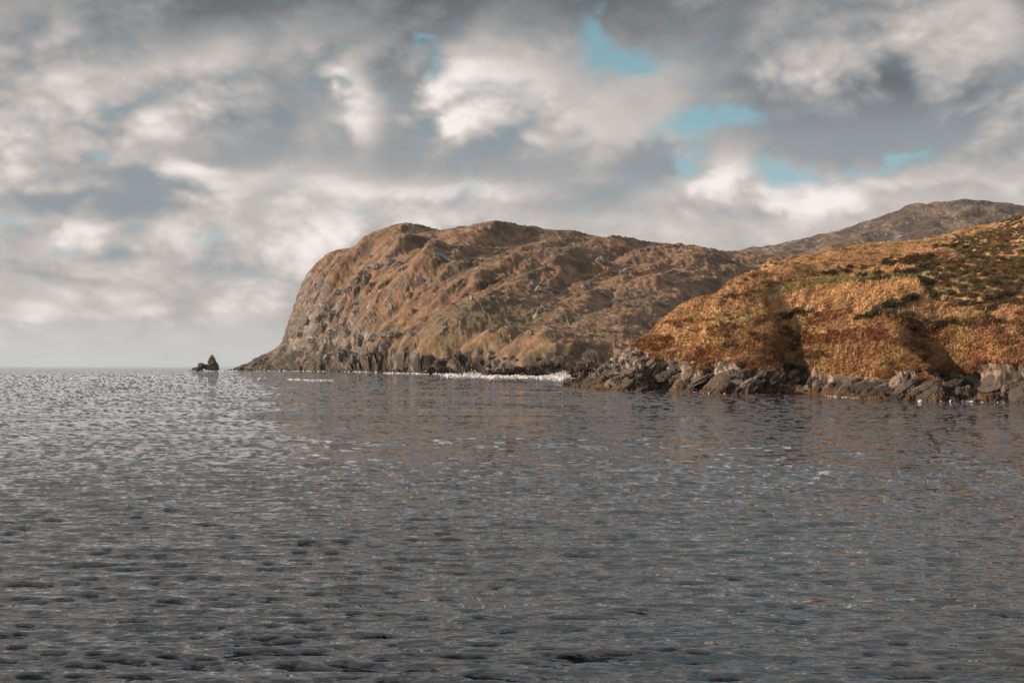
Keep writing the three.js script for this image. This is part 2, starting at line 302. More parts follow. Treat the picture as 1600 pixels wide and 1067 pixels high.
// ---------------------------------------------------------------- far headland
const GRASS = { orange: [.33, .175, .075], pale: [.42, .27, .13], russet: [.24, .105, .05], green: [.15, .135, .045], olive: [.19, .15, .06], dark: [.085, .06, .04] };
const FAR = { tan: [.26, .155, .095], russet: [.185, .102, .066], olive: [.15, .12, .066], green: [.115, .105, .048], pale: [.36, .25, .16], dark: [.07, .054, .043] };
const farShore = [[360, 3300], [383, 3120], [420, 2880], [470, 2600], [520, 2300], [560, 2020], [600, 1780], [640, 1590], [700, 1430], [740, 1290], [790, 1120], [850, 1060], [900, 1060], [960, 1020], [1010, 960], [1100, 900], [1250, 850], [1420, 820]];
const farPoints = [];
{
  const P = (...rows) => rows.forEach(([px, py, d]) => farPoints.push(at(px, py, d)));
  for (const [px, d] of farShore) { const p = at(px, 500, d), q = at(px, 500, d - 130); farPoints.push(V(p.x, -1, p.z), V(q.x, -22, q.z)); }
  farPoints.push(V(at(300, 500, 3300).x, -60, -3300), V(at(350, 500, 3600).x, -40, -3600));
  P([400, 566, 3050], [430, 548, 2980], [450, 510, 2930], [470, 440, 2900], [480, 425, 2880], [520, 404, 2830], [560, 381, 2760], [580, 362, 2720], [600, 353, 2680], [640, 352, 2640], [680, 357, 2620], [715, 350, 2560], [750, 343, 2520], [805, 346, 2500], [860, 352, 2480], [920, 359, 2460], [960, 371, 2440], [1010, 375, 2420], [1080, 378, 2400], [1130, 387, 2380], [1190, 391, 2350], [1300, 396, 2350], [1420, 400, 2350]);
  for (const [px, py, d] of [[400, 566, 3050], [470, 440, 2900], [520, 404, 2830], [580, 362, 2720], [640, 352, 2640], [750, 343, 2520], [860, 352, 2480], [960, 371, 2440], [1080, 378, 2400], [1190, 391, 2350], [1420, 400, 2350]]) { const p = at(px, py, d), q = at(px, py, d + 500); farPoints.push(V(q.x, p.y * 0.45, q.z)); }
  P([400, 573, 3230], [420, 567, 3100], [385, 577, 3300], [430, 563, 2880], [470, 520, 2700], [470, 480, 2800], [500, 530, 2480], [500, 480, 2620], [500, 440, 2740], [550, 545, 2110], [550, 500, 2270], [550, 460, 2420], [550, 415, 2620], [600, 545, 1830], [600, 517, 1900], [600, 480, 2080], [600, 430, 2280], [600, 390, 2500],
    [645, 560, 1610], [650, 543, 1660], [655, 515, 1800], [650, 478, 1980], [650, 430, 2180], [650, 385, 2420], [700, 556, 1450], [700, 541, 1470], [690, 524, 1490], [705, 508, 1530], [737, 490, 1560], [775, 502, 1540], [740, 482, 1690], [700, 487, 1700], [735, 440, 1840], [735, 400, 2060], [735, 365, 2330],
    [740, 556, 1310], [740, 536, 1350], [800, 520, 1360], [830, 524, 1340], [800, 553, 1140], [810, 542, 1200], [800, 475, 1680], [800, 440, 1860], [800, 395, 2120], [850, 558, 1090], [860, 540, 1170], [860, 520, 1400], [870, 490, 1580], [870, 450, 1800], [870, 405, 2080],
    [930, 562, 1090], [930, 548, 1150], [930, 528, 1330], [930, 485, 1600], [930, 435, 1880], [930, 395, 2140], [1000, 548, 1150], [1000, 505, 1470], [1000, 450, 1800], [1000, 410, 2100], [1100, 505, 1450], [1100, 450, 1780], [1100, 410, 2080], [1190, 460, 1700], [1190, 415, 2040], [1300, 450, 1700], [1300, 415, 2050], [1420, 450, 1700]);
}
const farPlate = plate(farPoints, 1000);
// knolls of the hillside, each gentle to the left and steep to the right: [x, y of the photograph where its steep side begins, width of that side in pixels, height against that width]
const knolls = [[660, 440, 42, .62], [626, 393, 28, .5], [728, 386, 50, .4], [770, 366, 44, .35], [816, 363, 30, .4], [704, 411, 52, .45], [768, 394, 28, .45], [745, 437, 24, .5], [602, 452, 28, .5], [848, 388, 34, .4], [858, 428, 40, .7], [872, 446, 44, .6], [892, 401, 44, .4], [942, 430, 40, .45], [936, 440, 34, .45], [920, 477, 26, .45], [905, 491, 44, .45], [752, 484, 100, .2], [676, 493, 26, .5], [970, 511, 44, .4],
  [1030, 415, 44, .42], [1082, 418, 64, .42], [1046, 402, 34, .4], [1014, 440, 44, .42], [1088, 446, 60, .42], [1014, 467, 50, .42], [1050, 470, 50, .4], [972, 524, 44, .36], [932, 478, 34, .4], [880, 440, 26, .5], [1100, 393, 40, .4], [970, 376, 34, .35], [905, 365, 36, .35], [500, 456, 28, .6], [462, 494, 26, .6], [468, 522, 28, .6], [544, 417, 30, .55], [630, 396, 36, .5], [658, 430, 30, .5], [598, 470, 32, .5], [508, 478, 28, .6], [630, 361, 32, .4], [566, 478, 32, .55], [535, 500, 30, .6], [585, 500, 30, .55], [815, 420, 40, .4], [960, 455, 46, .42], [1130, 425, 50, .4], [1010, 490, 50, .4], [800, 462, 36, .36], [860, 545, 80, .2], [760, 522, 60, .2]].map(([px, py, w, t]) => {
    const p = meet(px, py, farPlate, 950, 2750, 3), k = -p.z / FOCAL * w; return { x: p.x, z: p.z, l: k * 1.7, r: k * 0.75, d: k * 1.5, h: k * t };
  });
function farKnolls(x, z) {
  let y = 0;
  for (const m of knolls) { const v = (z - m.z) / m.d; if (v * v > 4) continue; const u = (x - m.x + 0.35 * (z - m.z)) / (x - m.x + 0.35 * (z - m.z) < 0 ? m.l : m.r); if (u * u > 5) continue; y += m.h * Math.exp(-u * u * (1 + 0.3 * u * u) - v * v); }
  return y;
}
function farHeight(x, z) {
  const h = farPlate(x, z);
  if (h < -4) return h;
  const px = 800 - x / z * FOCAL, wx = 14 * noise2(x / 90, z / 90), wz = 14 * noise2(x / 90 + 50, z / 90), e = clamp(h / 30, 0.15, 1), knoll = (a, b, k) => k * (step(-0.14, 0.36, noise2((-0.75 * x + 0.66 * z + wx) / a + k, (0.66 * x + 0.75 * z + wz) / b)) - 0.45), bil = (s, o) => 1 - 2.2 * Math.abs(noise2((x + wx) / s + o, (z + wz) / s - o));
  const cliff = table([[440, 0], [480, 8], [530, 30], [600, 26], [660, 20], [700, 13], [740, 8], [800, 9], [880, 9], [950, 5], [1100, 0]], px) * (0.7 + 0.6 * noise2(x / 40, z / 40));
  const crest = 1 - 0.65 * step(150, 260, h);
  let y = h + Math.max(0, cliff) * step(1.8, 4.6, h + 2.5 * noise2(x / 34, z / 34) + 0.5 * noise2(x / 12, z / 12)) * (1 - step(20, 90, h));
  // ribs of tilted rock: a gentle back to the left, a steep drop to the right
  const rib = (gap, k, o) => { const s = (0.66 * x + 0.75 * z) / gap + 0.9 * noise2(x / gap / 1.6 + o, z / gap / 1.6) + 0.3 * noise2(x / gap * 1.7, z / gap * 1.7 + o), f = s - Math.floor(s), m = step(-0.25, 0.45, noise2((-0.75 * x + 0.66 * z) / gap / 2.2 - o, (0.66 * x + 0.75 * z) / gap / 1.3)); return k * m * ((f < 0.8 ? f / 0.8 : (1 - f) / 0.2) - 0.4); };
  y += e * (9 * bil(230, 3) * 0.6 + crest * (0.12 + 0.88 * step(45, 120, h)) * (rib(125, 9, 3) + rib(58, 7, 17) + rib(27, 4.5, 31)) + rib(13, 1.8, 47) + 1.8 * noise2(x / 19, z / 19) + 1.1 * noise2(x / 8, z / 8)) - 3 * e - 9 * step(90, 200, h);
  if (h > 5) y += farKnolls(x + wx * 1.4, z + wz * 1.4) * step(5, 40, h);
  if (h < 26) { const k = 1 - step(8, 26, h); y += k * (3.5 * noise2(x / 22, z / 22) + 2 * noise2(x / 9, z / 9)); }
  return y;
}
const GREEN = at(765, 500, 1510);
const farSmooth = (x, z) => farPlate(x, z) + farKnolls(x, z) * step(5, 40, farPlate(x, z)) + table([[440, 0], [480, 8], [530, 30], [600, 26], [660, 20], [700, 13], [740, 8], [800, 9], [880, 9], [950, 5], [1100, 0]], 800 - x / z * FOCAL) * step(1.8, 4.6, farPlate(x, z)) * (1 - step(20, 90, farPlate(x, z)));
const farColumns = columns(330, 1330, 660);
const farGround = ground(farColumns, rowsOf(farColumns, (t) => { let d = 0; for (let k = -4; k <= 4; k++) d += table(farShore, 800 + t * FOCAL + k * 7); return [d / 9 - 120, 3450]; }, 540, farSmooth), farHeight, (p, n) => {
  const px = 800 - p.x / p.z * FOCAL, outcrop = fbm2(p.x / 70 + 9, (p.z + p.y * 1.5) / 60, 4), crag = fbm2(p.x / 18, (p.y * 1.4 + p.z) / 18, 3);
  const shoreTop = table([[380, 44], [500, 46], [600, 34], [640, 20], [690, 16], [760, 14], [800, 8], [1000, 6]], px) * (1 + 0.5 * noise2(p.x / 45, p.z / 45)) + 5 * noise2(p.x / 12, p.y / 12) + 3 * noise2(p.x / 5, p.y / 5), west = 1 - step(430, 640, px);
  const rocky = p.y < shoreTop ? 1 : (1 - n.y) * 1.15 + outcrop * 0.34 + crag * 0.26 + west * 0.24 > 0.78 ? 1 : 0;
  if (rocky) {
    const [a, edge, b] = blocks(p, 5.5), [a2, e2] = blocks(p, 1.9);
    const tone = 0.75 + 0.35 * b, wet = p.y < 3 + 2 * noise2(p.x / 10, p.z / 10);
    let c = p.y < shoreTop ? (b < 0.4 ? [.05, .044, .04] : b < 0.85 ? [.085, .074, .066] : [.16, .135, .12]) : b < 0.3 ? [.11, .10, .093] : b < 0.88 ? [.165, .15, .14] : [.26, .24, .225];  // below shoreTop the dark rock colour also paints in the shade of the cliffs
    if (wet) c = [.045, .038, .032];
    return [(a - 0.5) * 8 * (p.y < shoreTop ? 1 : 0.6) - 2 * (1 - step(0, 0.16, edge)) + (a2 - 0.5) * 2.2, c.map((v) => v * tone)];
  }
  const fb = (s, o, n) => { let t = 0, a = 1, q = 1 / s; for (let k = 0; k < n; k++) { t += a * noise3(p.x * q + o, p.y * q, p.z * q - o); a *= 0.5; q *= 2.03; } return t; };
  const m = fb(70, 4, 4), f = fb(11, 3, 3);
  let c = mixc(FAR.tan, FAR.russet, step(-0.15, 0.4, m));
  c = mixc(c, FAR.olive, step(0.0, 0.4, fb(120, 30, 3)) * 0.6);
  c = mixc(c, FAR.green, step(0.05, 0.35, fb(50, 60, 3)) * 0.7 * (1 - step(40, 90, p.y)));
  c = mixc(c, FAR.pale, step(0.1, 0.45, fb(24, 9, 4)) * 0.55);
  c = mixc(c, FAR.dark, step(0.02, 0.4, fb(38, 70, 5)) * 0.75);
  const near0 = Math.exp(-(((p.x - GREEN.x) / 95) ** 2) - (((p.z - GREEN.z) / 170) ** 2)) + 0.35 * m;
  c = mixc(c, [.105, .098, .046], 0.5 * step(0.3, 0.75, near0));
  const speck = noise3(p.x / 4.6, p.y / 3.6, p.z / 4.6) + 0.6 * noise3(p.x / 2.2, p.y / 2, p.z / 2.2);
  if (speck > 0.42) c = mixc(c, [.055, .045, .036], 0.6); else if (speck < -0.5) c = mixc(c, [.36, .27, .185], 0.5);
  return [2 * noise3(p.x / 16, p.y / 16, p.z / 16) + 1.7 * noise3(p.x / 7, p.y / 7, p.z / 7) + 0.9 * noise3(p.x / 3.4, p.y / 3.4, p.z / 3.4), c.map((v) => v * (0.8 + 0.28 * f))];
});
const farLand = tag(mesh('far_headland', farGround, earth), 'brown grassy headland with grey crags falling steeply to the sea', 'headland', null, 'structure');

// ---------------------------------------------------------------- mountain
{
  const pts = [];
  for (const [px, py] of [[1080, 400], [1190, 389], [1250, 376], [1300, 362], [1360, 342], [1400, 326], [1420, 317], [1450, 316], [1480, 314], [1510, 312], [1540, 317], [1600, 319], [1700, 325], [1850, 345]]) {
    const p = at(px, py, 5200), f = at(px, lerp(py, 420, 0.55), 4500), g = at(px, 440, 3800), b = at(px, py, 5900);
    pts.push(p, f, V(g.x, Math.max(120, g.y), g.z), V(b.x, p.y * 0.6, b.z));
  }
  const f = plate(pts, 1000), h = (x, z) => f(x, z) + 16 * (1 - 2 * Math.abs(noise2(x / 240, z / 240))) + 8 * noise2(x / 90, z / 90) + 4 * noise2(x / 36, z / 36) + 1.6 * noise2(x / 15, z / 15) - 24;
  const rows = []; for (let d = 3700; d < 6000; d *= 1.0024) rows.push(d);
  const cols = columns(1040, 1800, 460), g = ground(cols, cols.map(() => rows), h, (p, n) => {
    const m = fbm2(p.x / 160, p.z / 120, 4), r = fbm2(p.x / 90 + 4, p.y / 40, 3), s = noise2(p.x / 9, p.y / 7);
    if (r > 0.14 && s > 0.46) return [2, [.25, .24, .235]];
    let c = mixc([.115, .088, .072], [.07, .058, .055], step(-0.2, 0.3, m));
    c = mixc(c, [.21, .155, .115], step(0.1, 0.35, fbm2(p.x / 200 + 30, (p.z + 3 * p.y) / 50, 4)) * 0.8);
    return [0, c.map((v) => v * (0.9 + 0.25 * noise2(p.x / 20, p.z / 20)))];
  });
  tag(mesh('mountain', g, earth), 'distant grey brown mountain with scattered pale rocks', 'mountain', null, 'structure');
}

// ---------------------------------------------------------------- near headland
const nearShore = [[860, 430], [905, 396], [930, 372], [960, 356], [1000, 354], [1050, 366], [1085, 352], [1100, 330], [1150, 320], [1200, 321], [1240, 325], [1272, 316], [1298, 298], [1320, 282], [1350, 270], [1400, 262], [1450, 252], [1500, 250], [1600, 243], [1750, 232], [1900, 224]];
const nearPoints = [];
{
  for (const [px, d] of nearShore) { const p = at(px, 500, d), q = at(px, 500, d - 14); nearPoints.push(V(p.x, -0.4, p.z), V(q.x, -7, q.z)); }
  const P = (...rows) => rows.forEach(([px, py, d]) => nearPoints.push(at(px, py, d)));
  P([925, 590, 402], [945, 577, 398], [965, 566, 396], [985, 556, 398], [1000, 545, 402], [985, 580, 372], [1020, 566, 382], [1050, 562, 380], [1100, 572, 343], [1150, 577, 332], [1200, 580, 331], [1250, 580, 331], [1300, 588, 305], [1350, 592, 282], [1400, 592, 273], [1450, 588, 266], [1500, 588, 262], [1560, 580, 260], [1600, 578, 255], [1750, 578, 244]);
  P([1010, 521, 408], [1040, 500, 402], [1060, 487, 404], [1050, 512, 392], [1080, 500, 380], [1100, 507, 357], [1150, 506, 346], [1200, 507, 341], [1240, 508, 339], [1290, 510, 324], [1350, 505, 303], [1400, 502, 292], [1450, 497, 288], [1500, 494, 283], [1550, 491, 281], [1600, 491, 275], [1750, 492, 262]);
  P([1100, 471, 404], [1150, 441, 434], [1200, 409, 484], [1240, 404, 505], [1300, 395, 525], [1400, 383, 542], [1500, 370, 542], [1600, 340, 522], [1750, 300, 510], [1900, 290, 500], [1100, 482, 382], [1150, 470, 388], [1200, 470, 392], [1200, 440, 432], [1300, 478, 380], [1300, 440, 432], [1400, 462, 368], [1400, 420, 442], [1500, 452, 358], [1500, 410, 430], [1600, 448, 343], [1600, 395, 420], [1240, 416, 468], [1215, 414, 486], [1300, 402, 478], [1350, 394, 482], [1400, 388, 488], [1450, 382, 488], [1500, 374, 488], [1550, 362, 484], [1600, 347, 476], [1750, 448, 325], [1900, 450, 310]);
  for (const [px, py, d] of [[925, 590, 402], [965, 566, 396], [1000, 545, 402], [1060, 487, 404], [1100, 471, 404], [1150, 441, 434]]) { const q = at(px, py, d + 48); nearPoints.push(V(q.x, at(px, py, d).y * 0.35 - 3, q.z)); }
  for (const [px, py, d] of [[1100, 471, 404], [1150, 441, 434], [1200, 409, 484], [1240, 399, 505], [1300, 393, 525], [1400, 380, 542], [1500, 367, 542], [1600, 337, 522], [1750, 300, 510], [1900, 290, 500]]) { const y = at(px, py, d).y; for (const [k, f] of [[22, 0.985], [60, 0.92], [130, 0.7], [220, 0.4]]) { const q = at(px, py, d + k); nearPoints.push(V(q.x, y * f, q.z)); } }
}
const nearPlate = plate(nearPoints, 200);
// the two gullies of the bank: [x, half width, distance where it ends, depth]
const GULLY = [[at(1245, 500, 333).x, 3.7, 350, 13], [at(1486, 500, 276).x, 6, 294, 13], [at(1318, 500, 300).x, 2.2, 302, 4]];
const rockTop = [[880, 30], [960, 24], [985, 15], [1005, 11.5], [1030, 9.5], [1100, 7.6], [1150, 6.6], [1200, 6.2], [1260, 6], [1300, 5], [1400, 4.6], [1480, 4.4], [1530, 5.4], [1600, 5.6], [1800, 5]];
function nearHeight(x, z) {
  let h = nearPlate(x, z);
  if (h < -5) return h;
  const d = -z;
  for (const [gx, w, end, deep] of GULLY) { const u = x - gx + 1.2 * noise2(d / 7, gx); if (Math.abs(u) < w * 3) h -= deep * Math.exp(-((u / w) ** 4)) * (1 - step(end - 10, end + 5, d)) * step(1.5, 7, h); }
  const e = step(2, 10, h);
  return h + e * (1.3 * noise2(x / 19, d / 19) + 0.75 * noise2(x / 8 + 9, d / 8) + 0.36 * noise2(x / 3.1, d / 3.1) + 0.2 * noise2(x / 1.3, d / 1.3)) + (1 - e) * 1.3 * noise2(x / 5, d / 5);
}
const pxOf = (p) => 800 - p.x / p.z * FOCAL;
const isRock = (p) => { const top = table(rockTop, pxOf(p)); return p.y < top + 2.8 * noise2(p.x / 6.5 + 3, p.y / 4) + 1.1 * noise2(p.x / 2.1, p.y / 1.7); };
function nearRock(p) {
  const [, , b] = blocks(p, 0.95), [a2] = blocks(p, 0.4), weed = p.y < 0.75 + 0.8 * noise2(p.x / 3, p.z / 3);
  if (weed) return a2 < 0.5 ? [.105, .052, .022] : [.06, .036, .02];
  const low = p.y < 3.4 + 2 * noise2(p.x / 6, p.z / 6);
  const c = b < 0.4 ? [.05, .042, .036] : b < 0.74 ? [.10, .082, .068] : [.29, .225, .18];  // the palest blocks carry the warm look of sunlit facets in their colour
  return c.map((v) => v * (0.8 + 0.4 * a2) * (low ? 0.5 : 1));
}
// what grows where on the slopes above the rocks
function nearCover(p) {
  const px = pxOf(p), s = (x0, y0, x1, y1) => 0, d = -p.z, m = fbm2(p.x / 14 + 3, d / 12, 4), f = fbm2(p.x / 2.4, d / 2.0, 3), py = 574.5 - (p.y - EYE) / d * FOCAL;
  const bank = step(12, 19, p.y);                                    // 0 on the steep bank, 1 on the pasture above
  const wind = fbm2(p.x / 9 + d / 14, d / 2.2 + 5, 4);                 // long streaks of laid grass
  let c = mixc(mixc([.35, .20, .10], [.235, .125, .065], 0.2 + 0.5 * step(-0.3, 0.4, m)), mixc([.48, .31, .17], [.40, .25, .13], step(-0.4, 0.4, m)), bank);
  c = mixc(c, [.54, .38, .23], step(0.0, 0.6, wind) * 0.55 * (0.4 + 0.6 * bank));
  c = mixc(c, [.26, .20, .075], step(0.2, 0.5, fbm2(p.x / 22 + 40, d / 16, 3)) * 0.55);
  c = mixc(c, [.20, .095, .05], step(0.15, 0.45, fbm2(p.x / 9 - 40, d / 6, 4)) * 0.6);
  c = mixc(c, [.13, .08, .045], step(0.3, 0.6, -f) * 0.5);
  const strip = Math.exp(-(((py - table([[1170, 462], [1240, 448], [1300, 438], [1400, 432], [1480, 424], [1520, 415]], px)) / 5) ** 2)) * step(1150, 1200, px) * (1 - step(1480, 1530, px));
  c = mixc(c, [.20, .20, .075], clamp(strip * 1.3 + 0.5 * strip * f) * 0.8); // the green track across the hill
  c = mixc(c, [.38, .29, .11], step(0.1, 0.5, fbm2(p.x / 12, d / 9 + 80, 3)) * 0.6 * step(46, 54, p.y));
  return c.map((v) => v * (0.95 + 0.22 * f));
}
const nearStart = (px) => { let t = 0; for (let k = -4; k <= 4; k++) t += table(nearShore, px + k * 12); return t / 9; };
const nearColumns = columns(880, 1860, 830);
const nearGround = ground(nearColumns, rowsOf(nearColumns, (t) => { const d0 = nearStart(800 + t * FOCAL); return [d0 - 9, d0 + 330]; }, 400, nearPlate), nearHeight, (p, n) => {
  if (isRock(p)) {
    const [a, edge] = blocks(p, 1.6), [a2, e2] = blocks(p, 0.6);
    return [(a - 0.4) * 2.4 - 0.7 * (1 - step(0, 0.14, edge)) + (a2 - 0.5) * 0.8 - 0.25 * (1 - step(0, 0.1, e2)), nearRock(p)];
  }
  const tuft = Math.abs(noise3(p.x / 1.1, p.y / 1.1, p.z / 1.1)) * 0.5 + 0.3 * noise3(p.x / 2.6, p.y / 2.6, p.z / 2.6);
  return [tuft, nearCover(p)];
});
const nearLand = tag(mesh('near_headland', nearGround, earth), 'nearer headland with orange grass above a dark rocky shore', 'headland', null, 'structure');

// ---------------------------------------------------------------- rocks
// an angular rock: a ball cut by planes, weathered
function rockShape(seed, flat, detail = 6, cuts = 11) {
  const r = rng(seed), g = new THREE.IcosahedronGeometry(1, detail), p = g.attributes.position, v = new THREE.Vector3(), planes = [];
  for (let k = 0; k < cuts; k++) planes.push([V(r() * 2 - 1, (r() * 2 - 1) * (1 + flat), r() * 2 - 1).normalize(), 0.55 + 0.4 * r()]);
  planes.push([V(0.1, 1, 0.1).normalize(), 0.62], [V(0, -1, 0), 0.7]);
  for (let i = 0; i < p.count; i++) {
    v.fromBufferAttribute(p, i).normalize();
    let q = 1; for (const [n, d] of planes) { const t = v.dot(n); if (t > 0.01) q = Math.min(q, d / t); }
    const [ca, ce] = cells(v.x * 1.6 + seed, v.y * 4.5, v.z * 1.8), [cb] = cells(v.x * 4 + seed, v.y * 9, v.z * 4);
    q *= 1 + 0.30 * (ca - 0.5) - 0.10 * (1 - step(0, 0.12, ce)) + 0.12 * (cb - 0.5);
    v.multiplyScalar(q); p.setXYZ(i, v.x, v.y, v.z);
  }
  g.deleteAttribute('uv');
  g.computeVertexNormals();
  return g;
}
const ROCKS = [...Array(9)].map((_, k) => paint(rockShape(300 + k, 0.4, 9), (v) => {
  const n = noise3(v.x * 4 + k, v.y * 9, v.z * 4), t = [[.042, .036, .032], [.06, .05, .043], [.085, .062, .04], [.10, .082, .068], [.075, .062, .053], [.13, .104, .084], [.20, .158, .128], [.16, .125, .10], [.26, .205, .165]][k];
  return t.map((c) => c * (0.72 + 0.36 * n));
}));
const bedTurn = new THREE.Quaternion().setFromRotationMatrix(new THREE.Matrix4().makeBasis(BED.a, BED.b, BED.c));
function rock(name, k, p, size, turn, parent = nearLand) {
  const m = mesh(name, ROCKS[k % ROCKS.length], stone, parent);
  m.position.copy(p); m.scale.copy(size); m.quaternion.copy(turn);
  return m;
}
{
  const r = rng(31);
  const wild = (k = 0.25) => bedTurn.clone().multiply(new THREE.Quaternion().setFromEuler(new THREE.Euler((r() - 0.5) * k * 2, (r() - 0.5) * k * 3, (r() - 0.5) * k * 2)));
  const pick = (y) => { const t = y / 6 + 0.9 * (r() - 0.5); return t < 0.3 ? Math.floor(r() * 3) : t < 0.75 ? 3 + Math.floor(r() * 3) : 5 + Math.floor(r() * 4); };
  // the large slabs and boulders of the shore: [x, y of the photograph, long, thick, deep in metres]
  for (const [px, py, a, b, c] of [[1560, 598, 8.5, 2.6, 4], [1500, 606, 6.5, 1.5, 3], [1588, 612, 4, 1.6, 3], [1442, 606, 4.6, 2.1, 3], [1400, 600, 4, 1.5, 3], [1350, 600, 5, 1.5, 3], [1318, 609, 5.5, 1.2, 2.6], [1372, 612, 4, 1.2, 2.5], [1055, 582, 8, 4.0, 5], [1010, 578, 7, 2.6, 4], [968, 590, 7.5, 1.8, 4], [985, 570, 6, 1.5, 3], [940, 592, 5.5, 1.5, 3], [1020, 598, 5, 1.6, 3], [1100, 590, 6, 2.2, 4], [1140, 598, 6, 1.7, 3.5], [1090, 603, 4.5, 1.5, 3], [1180, 592, 5, 1.7, 3], [1215, 600, 4, 1.8, 3], [925, 603, 4.5, 1.2, 3], [1004, 540, 1.4, 1.3, 1.2], [1275, 596, 4, 2, 3], [1470, 590, 4, 1.2, 2.4], [1535, 612, 4.2, 1.3, 2.4]])
    { const p = meet(px, py, nearHeight, 235, 470, 0.4).add(V(0, -0.25 * b, -0.3)); rock(b > 1.7 ? 'boulder' : 'rock_slab', pick(p.y), p, V(a * 0.72, b * 0.78, c * 0.75), wild(0.2)); }
  // the broken bedrock between them: slabs of every size leaning the same way, the wet ones below nearly black
  for (let k = 0; k < 520; k++) {
    const px = 898 + 722 * r(), d0 = table(nearShore, px), d = d0 + 14 * Math.pow(r(), 1.2) - 1.5, p = at(px, 500, d); p.y = nearHeight(p.x, p.z);
    const big = r(), s = 0.3 + 0.45 * r() + (big > 0.8 ? 1.5 * r() : 0);
    if (p.y > table(rockTop, px) * (0.75 + 0.6 * r()) || p.y < -0.9 || noise2(p.x / 4, p.y / 2.4) < -0.25) continue;
    rock(s > 1 ? 'boulder' : 'rock_slab', pick(p.y), p.add(V(0, -0.1 * s, 0)), V(s * (1.5 + 1.4 * r()), s * (0.4 + 0.5 * r()), s * (0.8 + 0.7 * r())), wild(0.22));
  }
}
// crags that break through the grass of the far headland: [x, y of the photograph, half width, half height in pixels]
{
  const r = rng(57), tones = [[.22, .20, .188], [.16, .145, .136], [.28, .258, .24]];
  const CRAGS = [...Array(6)].map((_, k) => paint(rockShape(500 + k, 0.1, 7, 9), (v) => { const n = noise3(v.x * 5 + k, v.y * 3, v.z * 5); return tones[k % 3].map((c) => c * (0.95 + 0.5 * n)); }));
  const crag = (px, py, w, h) => {
    const p = meet(px, py + h * 0.6, farHeight, 950, 2700, 2), k = -p.z / FOCAL, m = mesh('crag', CRAGS[Math.floor(r() * 6)], stone, farLand);
    m.position.copy(p).add(V(0, 0, -h * k * 0.45)); m.scale.set(w * k * 1.15, h * k * 1.3, h * k * 1.1); m.rotation.set(0, r() * 0.8 - 0.4, -0.35 - 0.4 * r());
  };
  for (const [x, y, w, h] of [[556, 436, 9, 9], [566, 424, 8, 8], [575, 432, 10, 10], [590, 415, 9, 7], [610, 408, 12, 8], [622, 411, 8, 9], [628, 418, 5, 6], [545, 450, 7, 8], [530, 455, 10, 6], [512, 478, 9, 8], [500, 492, 8, 9], [520, 490, 9, 10], [508, 510, 10, 9], [540, 500, 8, 9], [560, 470, 9, 6], [660, 438, 12, 7], [690, 397, 14, 6], [700, 403, 10, 5], [715, 413, 10, 4], [640, 460, 6, 5], [740, 355, 5, 3], [835, 443, 8, 6], [845, 450, 9, 6], [860, 452, 8, 6], [875, 456, 8, 5], [780, 394, 8, 5], [830, 385, 8, 4], [940, 403, 8, 8], [948, 407, 7, 6], [880, 420, 8, 4], [975, 425, 7, 5], [915, 447, 8, 7], [925, 443, 7, 5], [845, 484, 6, 7], [852, 478, 8, 5], [838, 492, 4, 6], [880, 478, 6, 4], [950, 462, 10, 5], [965, 470, 9, 5], [1000, 462, 9, 4], [985, 478, 10, 4], [1030, 470, 9, 4], [940, 455, 7, 5], [470, 520, 7, 7], [480, 500, 6, 8], [490, 530, 10, 8], [475, 545, 9, 8], [520, 525, 12, 7], [545, 520, 12, 7], [565, 530, 10, 9], [585, 525, 12, 8], [605, 520, 10, 9], [625, 522, 10, 7], [645, 521, 8, 6], [600, 540, 10, 9], [575, 552, 10, 11], [555, 560, 9, 10], [535, 556, 10, 10], [515, 560, 9, 9], [695, 511, 5, 8], [690, 520, 5, 5], [735, 552, 10, 6], [752, 550, 9, 7], [768, 552, 8, 8], [775, 566, 7, 7], [720, 551, 9, 5], [700, 556, 10, 6]]) crag(x, y, w, h);
  const SHORE = [...Array(4)].map((_, k) => paint(rockShape(540 + k, 0.1, 8, 12), (v) => { const n = noise3(v.x * 5 + k, v.y * 3, v.z * 5); return [[.07, .06, .053], [.10, .085, .074], [.055, .048, .043], [.15, .125, .11]][k].map((c) => c * (0.95 + 0.5 * n)); }));
  for (let k = 0; k < 95; k++) {
    const px = 392 + 560 * r(), d0 = table(farShore, px), p = at(px, 500, d0 + 4 + 40 * r() * r()), s = (-p.z / FOCAL) * (2.5 + 5.5 * r() * r()) * (px < 700 ? 1.25 : 1); p.y = Math.max(-1, Math.min(farHeight(p.x, p.z), 16));
    const m = mesh('shore_crag', SHORE[Math.floor(r() * 4)], stone, farLand); m.position.copy(p); m.scale.set(s * (1 + 0.6 * r()), s * (0.7 + 0.6 * r()), s); m.rotation.set(r() * 0.5 - 0.2, r() * 3, -0.2 - 0.4 * r());
  }
  for (let k = 0; k < 130; k++) { const x = 490 + 560 * r(), y = 372 + 150 * r(), s = 1.6 + 3.4 * r() * r(); if (y > table([[480, 440], [560, 395], [600, 368], [800, 360], [1050, 392]], x) && noise2(x / 34, y / 22) > -0.15) crag(x, y, s * 1.5, s); }
}
